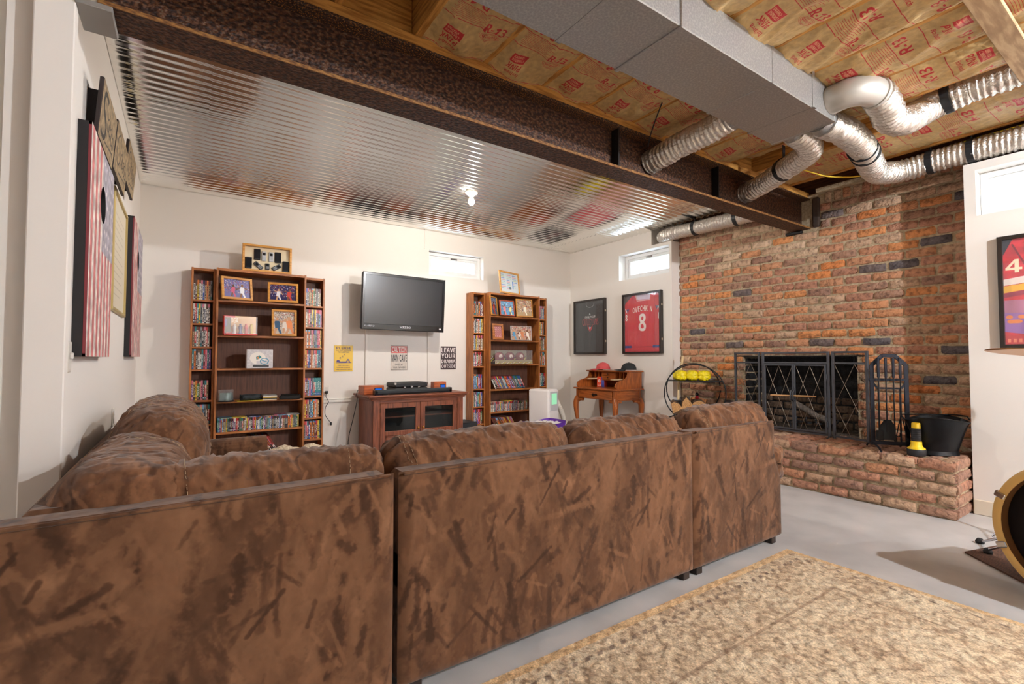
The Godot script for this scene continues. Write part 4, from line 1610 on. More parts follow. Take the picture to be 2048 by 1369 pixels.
	for k in 4:
		st = S()
		lathe(st, [[0.0, 0.1], [0.009, 0.096], [0.011, 0.088], [0.007, 0.08], [0.017, 0.076], [0.016, 0.05], [0.013, 0.042], [0.012, 0.018], [0.016, 0.0]], 10)
		part(t, "figure", st, M("figure_%d" % k, fc[k], 0.5), Vector3(-0.05 + k * 0.05, 0.013, rng.randf_range(-0.012, 0.012)))
	st = S()
	bx(st, -0.14, 0.144, 0.0125, 0.18, 0.0355, 0.036)
	part(t, "clear_window", st, glass("clear_plastic", 0.08))
	# printed helmet box
	t = thing("helmet_box", "pale box printed with a white football helmet, alone on the left bookcase's third shelf", "box", Vector3(0.625, 1.0515, -5.40), -0.03)
	im = pic(192, 150, c8(206, 200, 202))
	grain(im, 0.05, 6, 0.1)
	ellipse(im, 80, 70, 60, 50, c8(240, 232, 224))
	rect(im, 70, 92, 60, 30, c8(206, 200, 202))
	ring(im, 130, 95, 34, 28, 6, c8(58, 140, 170))
	line(im, Vector2(104, 84), Vector2(160, 104), 6, c8(58, 140, 170))
	poly(im, [Vector2(66, 60), Vector2(92, 46), Vector2(108, 62), Vector2(88, 76), Vector2(70, 82)], c8(40, 130, 136))
	poly(im, [Vector2(70, 64), Vector2(88, 54), Vector2(84, 80)], c8(222, 130, 60))
	rect(im, 44, 124, 120, 18, c8(54, 54, 58))
	st = S()
	bx(st, -0.115, 0.115, 0, 0.185, -0.08, 0.08, 0.003)
	part(t, "carton", st, M("carton_white", c8(214, 208, 210), 0.5))
	st = S()
	card(st, Vector3(0, 0.0925, 0.081), Vector3(0.112, 0, 0), Vector3(0, 0.09, 0))
	part(t, "printed_face", st, MP("helmet_print", im, 0.35))
	# the fourth shelf
	t = thing("disc_spindle", "clear cake box of blank discs on the left bookcase's fourth shelf", "disc box", Vector3(0.345, 0.7315, -5.40))
	st = S()
	lathe(st, [[0.0, 0.014], [0.066, 0.014], [0.068, 0.010], [0.068, 0.0], [0.0, 0.0]], 28)
	part(t, "base", st, M("black_plastic", c8(22, 22, 24), 0.4))
	st = S()
	for k in 12:
		lathe(st, [[0.0, 0.0195 + k * 0.006], [0.059, 0.0195 + k * 0.006], [0.06, 0.018 + k * 0.006], [0.059, 0.0155 + k * 0.006], [0.0, 0.0155 + k * 0.006]], 24)
	stuff(part(t, "discs", st, M("disc_silver", c8(150, 176, 176), 0.15, 0.8)))
	st = S()
	lathe(st, [[0.0, 0.116], [0.062, 0.116], [0.065, 0.112], [0.065, 0.014]], 28)
	part(t, "cover", st, glass("clear_plastic", 0.08))
	t = thing("folded_case", "black soft case lying on a yellow-edged pad, left bookcase's fourth shelf", "case", Vector3(0.545, 0.7315, -5.40), 0.05)
	st = S()
	bx(st, -0.115, 0.115, 0, 0.005, -0.07, 0.08, 0.002)
	part(t, "pad", st, M("pad_yellow", c8(206, 178, 44), 0.5))
	cushion(t, "pouch", 0.19, 0.055, 0.12, 11, 0.003, 9.0, Transform3D(Basis.IDENTITY, Vector3(0.01, 0.0325, -0.01)), M("black_fabric", c8(34, 40, 44), 0.7))
	for k in 5:
		st = S()
		box(st, [0, 0.0055, 0], [0.128, 0.0105, 0.12], 0.001)
		var nm = ["cream", "black", "yellow", "white", "grey"][k]
		tag(part(self, "cd_case", st, M("cd_" + nm, {"cream": c8(216, 200, 170), "black": c8(40, 38, 40), "yellow": c8(206, 168, 60), "white": c8(224, 220, 214), "grey": c8(110, 104, 100)}[nm], 0.4), Vector3(0.72 + rng.randf_range(-0.004, 0.004), 0.7315 + 0.0112 * k, -5.40), Vector3(0, rng.randf_range(-0.05, 0.05), 0)), "%s CD case, %s up in the short flat stack on the fourth shelf" % [nm, words(k + 1)], "cd", "short flat stack of CDs")
	t = thing("disc_player", "flat black portable disc player at the right end of the fourth shelf", "player", Vector3(0.92, 0.7315, -5.42), -0.2)
	st = S()
	box(st, [0, 0.02, 0], [0.2, 0.04, 0.17], 0.012)
	part(t, "body", st, M("black_plastic", c8(22, 22, 24), 0.4))
	st = S()
	box(st, [0, 0.046, -0.004], [0.17, 0.012, 0.145], 0.005)
	part(t, "lid", st, M("gloss_black", c8(16, 17, 20), 0.12))
	# bookcase near the corner
	var b2 = Vector3(3.765, 0, 0)
	im = pic(200, 150, c8(206, 214, 214))
	for k in 26:
		rect(im, 10 + (k % 3) * 62, 14 + (k / 3) * 13, 30 + (k * 17) % 24, 6, [c8(150, 180, 190), c8(214, 150, 160), c8(120, 150, 200), c8(180, 196, 160)][k % 4])
	rect(im, 132, 60, 10, 60, c8(80, 130, 200))
	ellipse(im, 104, 116, 14, 9, c8(90, 110, 110))
	photo_frame("light wood frame with pale printed page, standing on top of the bookcase near the corner", 0.42, 0.31, Vector3(3.69, 2.031, -5.46), 0.28, 0.10, MP("page_print", im, 0.3), oak)
	photo_frame("narrow framed photo partly hidden at left of the corner bookcase's top shelf", 0.20, 0.255, Vector3(3.42, 1.7215, -5.43), 0.55, 0.12, snapshot("photo_left", 5, c8(80, 110, 140), [c8(196, 70, 60)], 100, 120), honey, 0.014)
	photo_frame("red edged photo of two people, middle of the corner bookcase's top shelf", 0.255, 0.21, Vector3(3.60, 1.7215, -5.39), 0.10, 0.12, snapshot("photo_mid", 6, c8(76, 140, 176), [c8(226, 120, 110), c8(224, 206, 120)]), wood("red_frame", c8(150, 60, 34), c8(186, 84, 46), 0), 0.012)
	photo_frame("glinting wood framed photo at right of the corner bookcase's top shelf", 0.26, 0.25, Vector3(3.90, 1.7215, -5.41), -0.12, 0.12, snapshot("photo_right", 7, c8(176, 150, 116), [c8(226, 220, 200)], 120, 116), honey, 0.014)
	im = pic(96, 112, c8(176, 130, 126))
	for k in 20:
		ellipse(im, 14 + (k % 4) * 23, 14 + (k / 4) * 21, 9, 8, c8(170, 40, 54))
		ellipse(im, 14 + (k % 4) * 23, 14 + (k / 4) * 21, 4, 4, c8(226, 214, 206))
	photo_frame("small wood frame holding rows of red badges, second shelf of the corner bookcase", 0.19, 0.215, Vector3(3.46, 1.3965, -5.40), 0.18, 0.1, MP("badge_print", im, 0.35), wood("case", c8(130, 74, 34), c8(184, 114, 56), 0), 0.03)
	photo_frame("unframed wide print of many figures, second shelf of the corner bookcase", 0.33, 0.195, Vector3(3.83, 1.3965, -5.39), -0.08, 0.1, snapshot("photo_wide", 9, c8(180, 150, 130), [c8(90, 150, 190), c8(220, 214, 208), c8(206, 130, 90), c8(236, 226, 214)], 170, 100), M("thin_white", c8(210, 204, 200), 0.5), 0.004, "picture")
	t = thing("helmet_display", "clear display case of three small maroon football helmets in the corner bookcase", "display case", Vector3(3.67, 1.0695, -5.40), -0.02)
	im = pic(256, 96, c8(150, 140, 120))
	for k in 200:
		ellipse(im, (k * 73) % 256, 50 + (k * 37) % 46, 4, 4, [c8(226, 200, 80), c8(40, 44, 56), c8(236, 232, 220), c8(120, 40, 50), c8(90, 110, 90)][k % 5], 7)
	st = S()
	bx(st, -0.305, 0.305, 0, 0.03, -0.075, 0.075, 0.002)
	part(t, "plinth", st, M("display_base", c8(60, 60, 62), 0.4))
	st = S()
	card(st, Vector3(0, 0.03, 0.0755), Vector3(0.3, 0, 0), Vector3(0, 0.028, 0))
	card(st, Vector3(0, 0.105, -0.07), Vector3(0.3, 0, 0), Vector3(0, 0.08, 0))
	part(t, "printed_card", st, MP("display_print", im, 0.4))
	var mar = M("helmet_maroon", c8(120, 30, 44), 0.2)
	for k in 3:
		var hm = part(t, "small_helmet", helmet_shell(), mar, Vector3(-0.19 + k * 0.165, 0.032, 0.0), Vector3(0, -0.2, 0))
		st = S()
		tube(st, [Vector3(0.02, 0.03, 0.05), Vector3(0.075, 0.03, 0.02), Vector3(0.075, 0.03, -0.02), Vector3(0.02, 0.03, -0.05)], 0.004, 6)
		tube(st, [Vector3(0.03, 0.05, 0.048), Vector3(0.082, 0.048, 0.02), Vector3(0.082, 0.048, -0.02), Vector3(0.03, 0.05, -0.048)], 0.004, 6)
		part(hm, "face_guard", st, M("guard_yellow", c8(226, 186, 50), 0.35))
		st = S()
		lathe(st, [[0.0, 0.004], [0.022, 0.004], [0.026, 0.0]], 20, Transform3D(Basis(Vector3.RIGHT, PI / 2), Vector3(-0.002, 0.075, 0.062)))
		part(hm, "emblem", st, emblem_mat())
	st = S()
	bx(st, -0.3, 0.3, 0.031, 0.185, 0.0745, 0.075)
	bx(st, -0.3, 0.3, 0.184, 0.186, -0.075, 0.075)
	part(t, "clear_cover", st, glass("clear_plastic", 0.08))

func emblem_mat():
	if mats.has("emblem"):
		return mats["emblem"]
	return M("emblem", c8(226, 206, 196), 0.35)

func helmet_shell():
	var st = S()
	lathe(st, [[0.0, 0.132], [0.03, 0.128], [0.052, 0.112], [0.065, 0.085], [0.067, 0.06], [0.062, 0.035], [0.056, 0.012], [0.05, 0.0]], 24)
	return st

func television():
	var t = thing("television", "wide black flat television on a wall bracket, tilted slightly down", "television", Vector3(2.17, 1.803, -5.44))
	var q = Vector3(0.05, 0, -0.012)
	var black = M("tv_black", c8(12, 12, 14), 0.16)
	var st = S()
	box(st, [0, 0, -0.03], [1.03, 0.656, 0.05], 0.012)
	part(t, "cabinet", st, black, Vector3.ZERO, q)
	st = S()
	frame_bars(st, 1.03, 0.656, 0.03, 0.012, 0.006)
	bx(st, -0.5, 0.5, -0.318, -0.258, 0.0, 0.011, 0.004)
	part(t, "bezel", st, black, Vector3.ZERO, q)
	st = S()
	card(st, Vector3(0, 0.028, 0.003), Vector3(0.487, 0, 0), Vector3(0, 0.286, 0))
	part(t, "screen", st, M("lcd_screen", c8(30, 31, 35), 0.22), Vector3.ZERO, q)
	var im = pic(256, 24, c8(12, 12, 14))
	put(im, "VIZIO", 112, 6, 36, 11, c8(190, 190, 196))
	put(im, "Full HD", 4, 6, 30, 9, c8(160, 160, 166))
	line(im, Vector2(4, 19), Vector2(44, 19), 2, c8(150, 150, 156))
	rect(im, 244, 8, 7, 9, c8(200, 200, 204))
	st = S()
	card(st, Vector3(0, -0.288, 0.0118), Vector3(0.495, 0, 0), Vector3(0, 0.026, 0))
	part(t, "printed_strip", st, MP("tv_print", im, 0.2), Vector3.ZERO, q)
	st = S()
	box(st, [0, 0, -0.272], [0.3, 0.36, 0.012], 0.003)
	box(st, [0, 0, -0.075], [0.3, 0.3, 0.04], 0.003)
	bar(st, [-0.1, 0.02, -0.27], [-0.05, 0.02, -0.08], 0.04, 0.05)
	bar(st, [0.1, 0.02, -0.27], [0.05, 0.02, -0.08], 0.04, 0.05)
	part(t, "wall_bracket", st, M("iron_black", c8(30, 32, 36), 0.5, 0.4))

func wall_signs():
	# yellow
	var im = pic(210, 300, c8(226, 184, 40))
	var ink = c8(66, 42, 70)
	put(im, "PLEASE", 22, 14, 166, 30, ink)
	put(im, "DO NOT DISTURB", 24, 50, 162, 14, ink)
	put(im, "I'M SLEEPING", 40, 70, 130, 16, ink)
	put(im, "Z", 58, 136, 18, 20, ink)
	put(im, "Z", 86, 118, 16, 18, ink)
	put(im, "z", 108, 100, 12, 12, ink)
	var vio = c8(70, 44, 116)
	ellipse(im, 44, 182, 20, 13, vio)
	line(im, Vector2(52, 192), Vector2(140, 192), 14, vio)
	line(im, Vector2(20, 200), Vector2(196, 200), 5, vio)
	line(im, Vector2(138, 192), Vector2(156, 158), 12, vio)
	line(im, Vector2(156, 158), Vector2(178, 198), 12, vio)
	for k in 3:
		var x = 38 - k * 10
		while x < 170 + k * 10:
			var w = 6 + (x * 7 + k * 5) % 8
			rect(im, x, 226 + k * 23, w, 10, ink.lerp(c8(226, 184, 40), 0.25))
			x += w + 4
	sign_plate("wall_sign", "yellow sign of a sleeping stick figure under the word PLEASE", Vector3(1.534, 1.148, ZB + 0.004), 0.211, 0.302, im, "yellow_sign")
	im = pic(216, 303, c8(206, 196, 186))
	rect(im, 6, 10, 204, 84, c8(206, 50, 50))
	put(im, "CAUTION", 14, 20, 188, 64, c8(240, 230, 222))
	put(im, "MAN CAVE", 8, 116, 200, 84, c8(52, 46, 50))
	put(im, "ENTER AT", 58, 226, 100, 22, c8(90, 82, 80))
	put(im, "YOUR OWN RISK", 26, 262, 164, 22, c8(90, 82, 80))
	for e in [[0, 0, 216, 3], [0, 300, 216, 3], [0, 0, 3, 303], [213, 0, 3, 303]]:
		rect(im, e[0], e[1], e[2], e[3], c8(120, 104, 96))
	grain(im, 0.03, 8, 0.08)
	sign_plate("wall_sign", "grey sign reading CAUTION MAN CAVE with a red banner, below the television", Vector3(2.207, 1.157, ZB + 0.004), 0.216, 0.303, im, "red_sign")
	im = pic(221, 303, c8(60, 42, 46))
	var rows = ["LEAVE", "YOUR", "DRAMA", "OUTSIDE"]
	var ys = [18, 94, 174, 240]
	var hs = [62, 62, 46, 44]
	for k in 4:
		put(im, rows[k], 8, ys[k], 205, hs[k], c8(232, 224, 220))
	sign_plate("wall_sign", "dark sign reading LEAVE YOUR DRAMA OUTSIDE", Vector3(2.884, 1.155, ZB + 0.004), 0.221, 0.303, im, "drama_sign")
	var white = M("raceway_white", c8(232, 226, 218), 0.45)
	for e in [[1.80, 1.49, 0.69, "white cable raceway running down the wall from the television's left side"], [2.60, 1.49, 0.69, "white cable raceway running down the wall from the television's right side"]]:
		var st = S()
		bx(st, e[0] - 0.018, e[0] + 0.018, e[2], e[1], ZB, ZB + 0.016, 0.004)
		tag(part(self, "cable_raceway", st, white), e[3], "raceway")
	var st = S()
	bx(st, 2.53, 2.545, 2.56, YC - 0.02, ZB, ZB + 0.01, 0.003)
	tag(part(self, "cable_raceway", st, white), "short thin white raceway at the top of the wall beside the window", "raceway")
	# outlet with a dangling charger lead
	var t = thing("wall_outlet", "white wall outlet above the chair rail beside the left bookcase", "outlet", Vector3(1.345, 0.785, ZB))
	st = S()
	box(st, [0, 0, 0.003], [0.07, 0.115, 0.006], 0.002)
	part(t, "plate", st, white)
	st = S()
	for s in [-1, 1]:
		box(st, [0, s * 0.024, 0.0068], [0.034, 0.028, 0.003], 0.001)
	part(t, "socket", st, M("socket_white", c8(214, 208, 200), 0.4))
	st = S()
	box(st, [0, 0, 0], [0.03, 0.03, 0.035], 0.004, Transform3D(Basis.IDENTITY, Vector3(1.345, 0.765, ZB + 0.027)))
	tube(st, spline([[1.345, 0.765, -5.68], [1.33, 0.72, -5.66], [1.36, 0.66, -5.665], [1.33, 0.60, -5.67], [1.325, 0.52, -5.67], [1.36, 0.46, -5.665], [1.385, 0.42, -5.67]], 30), 0.004, 6)
	box(st, [1.39, 0.41, -5.67], [0.02, 0.035, 0.014], 0.003)
	tag(part(self, "charger_lead", st, mats["black_plastic"]), "black charger lead dangling from the outlet beside the left bookcase", "cable")

func sign_plate(called, label, c, w, h, im, mat):
	var t = thing(called, label, "sign", c)
	var st = S()
	box(st, [0, 0, -0.001], [w, h, 0.005], 0.001)
	part(t, "plate", st, M("sign_edge", c8(150, 140, 130), 0.5))
	st = S()
	card(st, Vector3(0, 0, 0.0018), Vector3(w / 2.0 - 0.001, 0, 0), Vector3(0, h / 2.0 - 0.001, 0))
	part(t, "printed_face", st, MP(mat, im, 0.4))

func tv_cabinet():
	var wv = wood("mahogany", c8(92, 44, 26), c8(142, 78, 50), 1, 6.0, 0.38)
	var wx = wood("mahogany", c8(92, 44, 26), c8(142, 78, 50), 0, 6.0, 0.38)
	var t = thing("tv_cabinet", "reddish brown TV cabinet with two glazed doors and a moulded top", "cabinet", Vector3(2.25, 0, -5.42))
	var st = S()
	box(st, [0, 0.733, 0.015], [1.22, 0.024, 0.58], 0.006)
	box(st, [0, 0.713, 0.01], [1.19, 0.018, 0.56], 0.007)
	box(st, [0, 0.695, 0.004], [1.15, 0.02, 0.545], 0.007)
	part(t, "top", st, wx)
	for s in [-1, 1]:
		st = S()
		bx(st, s * 0.55, s * 0.53, 0.0, 0.688, -0.25, 0.255, 0.004)
		part(t, "side_panel", st, wv)
		st = S()
		bx(st, s * 0.55, s * 0.472, 0.0, 0.688, 0.235, 0.268, 0.004)
		part(t, "stile", st, wv)
	st = S()
	bx(st, -0.53, 0.53, 0.0, 0.688, -0.25, -0.24)
	part(t, "back_panel", st, M("cabinet_inside", c8(36, 20, 14), 0.7))
	st = S()
	bx(st, -0.472, 0.472, 0.655, 0.688, 0.24, 0.264, 0.003)
	bx(st, -0.472, 0.472, 0.0, 0.10, 0.24, 0.262, 0.003)
	part(t, "rail", st, wx)
	st = S()
	bx(st, -0.53, 0.53, 0.485, 0.50, -0.24, 0.215)
	part(t, "inner_shelf", st, wx)
	st = S()
	bx(st, -0.53, 0.53, 0.10, 0.118, -0.24, 0.235)
	part(t, "floor_board", st, wx)
	for s in [-1, 1]:
		var d = part(t, "door", door_shape(), wv, Vector3(s * 0.236, 0.38, 0.244))
		st = S()
		box(st, [0, -0.155, 0.010], [0.33, 0.13, 0.012], 0.012)
		part(d, "raised_panel", st, wx)
		st = S()
		card(st, Vector3(0, 0.09, 0.008), Vector3(0.172, 0, 0), Vector3(0, 0.127, 0))
		part(d, "pane", st, smoked())
		st = S()
		lathe(st, [[0.0, 0.026], [0.012, 0.024], [0.015, 0.018], [0.012, 0.012], [0.006, 0.008], [0.008, 0.0]], 16, Transform3D(Basis(Vector3.RIGHT, PI / 2), Vector3(-s * 0.207, -0.02, 0.018)))
		part(d, "knob", st, M("antique_brass", c8(170, 116, 54), 0.3, 0.9))
		for y in [-0.2, 0.2]:
			st = S()
			rod(st, [s * 0.234, y - 0.025, 0.016], [s * 0.234, y + 0.025, 0.016], 0.005)
			part(d, "hinge", st, M("antique_dark", c8(60, 44, 34), 0.4, 0.7))
	# on the cabinet
	var cherry = wood("cherry", c8(150, 68, 28), c8(190, 98, 48), 0, 6.0, 0.35)
	radio("wooden box radio with a blue screen on the left end of the TV cabinet", Vector3(1.755, 0.745, -5.39), 0.24, 0.10, 0.16, 0.12, cherry)
	radio("small wooden box radio with a blue screen behind the soundbar's right end", Vector3(2.62, 0.745, -5.46), 0.17, 0.115, 0.10, 0.0, cherry)
	t = thing("suitcase_turntable", "closed black suitcase turntable with silver latches behind the soundbar", "record player", Vector3(2.21, 0.745, -5.46), 0.05)
	st = S()
	box(st, [0, 0.032, 0], [0.42, 0.06, 0.26], 0.012)
	part(t, "case_bottom", st, M("black_leatherette", c8(34, 34, 37), 0.55))
	st = S()
	box(st, [0, 0.094, 0], [0.42, 0.058, 0.26], 0.014)
	part(t, "case_lid", st, mats["black_leatherette"])
	var chrome = M("chrome", c8(200, 200, 205), 0.15, 1.0)
	for x in [-0.09, 0.09]:
		st = S()
		box(st, [x, 0.066, 0.132], [0.028, 0.018, 0.006], 0.002)
		part(t, "latch", st, chrome)
	st = S()
	box(st, [0, 0.07, 0.132], [0.03, 0.03, 0.005], 0.002)
	part(t, "clasp", st, chrome)
	for x in [-0.2, 0.2]:
		st = S()
		box(st, [x, 0.108, 0.122], [0.024, 0.03, 0.02], 0.005)
		part(t, "corner_guard", st, chrome)
	st = S()
	for x in [-0.17, 0.17]:
		box(st, [x, 0.0015, 0], [0.03, 0.003, 0.2], 0.0)
	part(t, "foot", st, mats["black_plastic"])
	t = thing("soundbar", "long black soundbar along the front of the TV cabinet's top", "speaker", Vector3(2.19, 0.745, -5.20), 0.05)
	st = S()
	box(st, [0, 0.031, 0], [0.92, 0.052, 0.075], 0.016)
	part(t, "body", st, M("speaker_cloth", c8(38, 42, 46), 0.75))
	for s in [-1, 1]:
		st = S()
		box(st, [s * 0.468, 0.031, 0], [0.018, 0.056, 0.08], 0.008)
		part(t, "end_cap", st, mats["gloss_black"])
		st = S()
		box(st, [s * 0.35, 0.0025, 0], [0.05, 0.005, 0.05], 0.0)
		part(t, "foot", st, mats["black_plastic"])
	st = S()
	box(st, [0.44, 0.04, 0.039], [0.03, 0.008, 0.002], 0.0)
	part(t, "badge", st, chrome)
	st = S()
	tube(st, spline([[1.64, 0.79, -5.5], [1.61, 0.752, -5.45], [1.60, 0.68, -5.40], [1.57, 0.5, -5.42], [1.53, 0.3, -5.44], [1.52, 0.2, -5.44], [1.55, 0.1, -5.46], [1.60, 0.01, -5.5]], 40), 0.004, 6)
	tag(part(self, "power_cord", st, mats["black_plastic"]), "black power cord hanging down the left side of the TV cabinet", "cable")

func smoked():
	var m = glass("smoked_pane", 0.35)
	m.albedo_color = Color(0.10, 0.13, 0.14, 0.45)
	return m

func door_shape():
	var st = S()
	frame_bars(st, 0.468, 0.55, 0.055, 0.02, 0.004)
	bx(st, -0.18, 0.18, -0.085, -0.035, 0.0, 0.019, 0.004)
	bx(st, -0.18, 0.18, -0.22, -0.085, 0.0, 0.006)
	return st

func radio(label, at, w, h, d, turn, wm):
	var t = thing("box_radio", label, "radio", at, turn)
	var st = S()
	box(st, [0, h / 2.0, 0], [w, h, d], 0.006)
	part(t, "case", st, wm)
	st = S()
	box(st, [w * 0.2, h * 0.46, d / 2.0], [w * 0.4, h * 0.55, 0.006], 0.002)
	part(t, "bezel", st, mats["gloss_black"])
	var m = M("blue_screen", c8(20, 70, 170), 0.2)
	m.emission_enabled = true
	m.emission = c8(30, 110, 220)
	m.emission_energy_multiplier = 0.35
	st = S()
	card(st, Vector3(w * 0.2, h * 0.46, d / 2.0 + 0.0036), Vector3(w * 0.17, 0, 0), Vector3(0, h * 0.21, 0))
	part(t, "screen", st, m)

func floor_gear():
	var t = thing("subwoofer", "black subwoofer box on the floor between the TV cabinet and the media tower", "speaker", Vector3(2.99, 0, -5.50))
	var st = S()
	box(st, [0, 0.17, 0], [0.24, 0.34, 0.34], 0.01)
	part(t, "cabinet", st, M("sub_black", c8(30, 32, 36), 0.5))
	st = S()
	lathe(st, [[0.0, -0.01], [0.05, -0.014], [0.085, 0.0], [0.095, 0.004], [0.1, 0.0]], 28, Transform3D(Basis(Vector3.RIGHT, PI / 2), Vector3(0, 0.18, 0.172)))
	part(t, "cone", st, mats["speaker_cloth"])
	# tall white appliance with a lit panel, on the purple tub
	t = thing("tower_appliance", "tall white appliance with a green lit panel in front of the corner bookcase", "appliance", Vector3(3.88, 0, -4.96), 0.30)
	st = S()
	box(st, [0, 0.385, 0], [0.24, 0.73, 0.32], 0.02)
	part(t, "casing", st, M("appliance_white", c8(236, 230, 228), 0.4))
	st = S()
	box(st, [0, 0.60, 0.162], [0.18, 0.24, 0.008], 0.004)
	part(t, "upper_panel", st, M("panel_grey", c8(206, 204, 206), 0.25))
	var m = M("green_display", c8(150, 214, 178), 0.3)
	m.emission_enabled = true
	m.emission = c8(150, 230, 180)
	m.emission_energy_multiplier = 0.45
	st = S()
	card(st, Vector3(0.0, 0.63, 0.167), Vector3(0.06, 0, 0), Vector3(0, 0.07, 0))
	part(t, "display", st, m)
	st = S()
	box(st, [0, 0.30, 0.161], [0.2, 0.3, 0.006], 0.003)
	part(t, "lower_panel", st, mats["appliance_white"])
	st = S()
	box(st, [0, 0.01, 0], [0.2, 0.02, 0.28], 0.0)
	part(t, "foot", st, mats["black_plastic"])
	var hs = thing("exhaust_hose", "thick white hose rising behind the white appliance", "hose", Vector3(4.18, 0, -5.05))
	st = S()
	var pts = spline([[-0.10, 0.62, -0.06], [0.0, 0.61, -0.05], [0.05, 0.5, -0.02], [0.09, 0.36, 0.02], [0.09, 0.2, 0.05], [0.08, 0.06, 0.08]], 80)
	tube(st, pts, func(tt, a): return 0.034 + 0.003 * sin(tt * 160.0), 14)
	part(hs, "corrugated_tube", st, M("hose_white", c8(222, 214, 200), 0.5))
	st = S()
	lathe(st, [[0.0, 0.07], [0.05, 0.07], [0.055, 0.05], [0.055, 0.0], [0.0, 0.0]], 18, Transform3D(Basis.IDENTITY, Vector3(0.08, 0, 0.08)))
	part(hs, "cuff", st, M("cuff_green", c8(52, 78, 66), 0.5))
	t = thing("purple_tub", "purple plastic tub in front of the white appliance, its rim dipped at the middle", "tub", Vector3(3.58, 0, -4.60), 0.06)
	st = S()
	var ring_p = func(u, v):
		var a = TAU * u
		var sx = signf(cos(a)) * pow(absf(cos(a)), 0.35)
		var sz = signf(sin(a)) * pow(absf(sin(a)), 0.35)
		var k = 0.86 + 0.14 * v
		var y = v * (0.40 - 0.035 * (1.0 - absf(sx)) )
		return Vector3(sx * 0.255 * k, y, -sz * 0.19 * k)
	grid(st, 64, 10, ring_p, Vector2.ONE, 0)
	grid(st, 64, 10, func(u, v): return ring_p.call(1.0 - u, maxf(v, 0.02)) * Vector3(0.97, 1, 0.97), Vector2.ONE, 0)
	bx(st, -0.21, 0.21, 0.0, 0.006, -0.15, 0.15)
	part(t, "shell", st, M("tub_purple", c8(96, 44, 160), 0.4))
	st = S()
	grid(st, 24, 24, func(u, v): return Vector3((u - 0.5) * 0.46, 0.385 + 0.015 * cush_noise.get_noise_2d(u * 6.0, v * 6.0) - 0.02 * (absf(u - 0.5) + absf(v - 0.5)), (0.5 - v) * 0.34), Vector2.ONE, 0)
	part(t, "bag_liner", st, M("liner_white", c8(226, 220, 220), 0.5))

# ---------------------------------------------------------------- desk and framed shirts
func eagle(im, x, y, s, a, b, c):   # a spread-winged bird shape in three colours
	poly(im, [Vector2(x - s, y - s * 0.8), Vector2(x - s * 0.3, y - s * 0.2), Vector2(x, y + s * 0.9), Vector2(x - s * 0.6, y + s * 0.3)], a)
	poly(im, [Vector2(x + s, y - s * 0.8), Vector2(x + s * 0.3, y - s * 0.2), Vector2(x, y + s * 0.9), Vector2(x + s * 0.6, y + s * 0.3)], b)
	poly(im, [Vector2(x - s * 0.35, y - s * 0.15), Vector2(x, y - s * 0.45), Vector2(x + s * 0.35, y - s * 0.15), Vector2(x, y + s * 0.35)], c)

func shirt_frame(label, zc, x, w, h, y0, im, mat, depth = 0.05):
	var t = thing("framed_shirt", label, "picture frame", Vector3(x, y0 + h / 2.0, zc), -PI / 2)
	var fm = M("frame_dark", c8(44, 36, 32), 0.3)
	var st = S()
	frame_bars(st, w, h, 0.026, depth, 0.004)
	part(t, "frame", st, fm)
	st = S()
	bx(st, -w / 2.0 + 0.01, w / 2.0 - 0.01, -h / 2.0 + 0.01, h / 2.0 - 0.01, 0.0, 0.006)
	part(t, "backing", st, M("frame_backing", c8(60, 48, 38), 0.8))
	st = S()
	var n = cush_noise
	var W = w / 2.0 - 0.025
	var H = h / 2.0 - 0.025
	grid(st, 40, 50, func(u, v): return Vector3((u * 2 - 1) * W, (v * 2 - 1) * H, 0.014 + 0.006 * n.get_noise_2d(u * 5.0 + zc, v * 2.0)), Vector2(1, 1), 0)
	var o = part(t, "shirt", st, MP(mat, im, 0.7))
	st = S()
	card(st, Vector3(0, 0, depth - 0.012), Vector3(W, 0, 0), Vector3(0, H, 0))
	part(t, "glazing", st, glass())
	for y in [-0.22, 0.22]:
		st = S()
		box(st, [w / 2.0 + 0.001, y, depth * 0.5], [0.004, 0.028, 0.022], 0.001)
		part(t, "hinge", st, M("hinge_steel", c8(196, 184, 160), 0.3, 0.8))
	return t

func flip_v(im):
	im.flip_y()
	return im

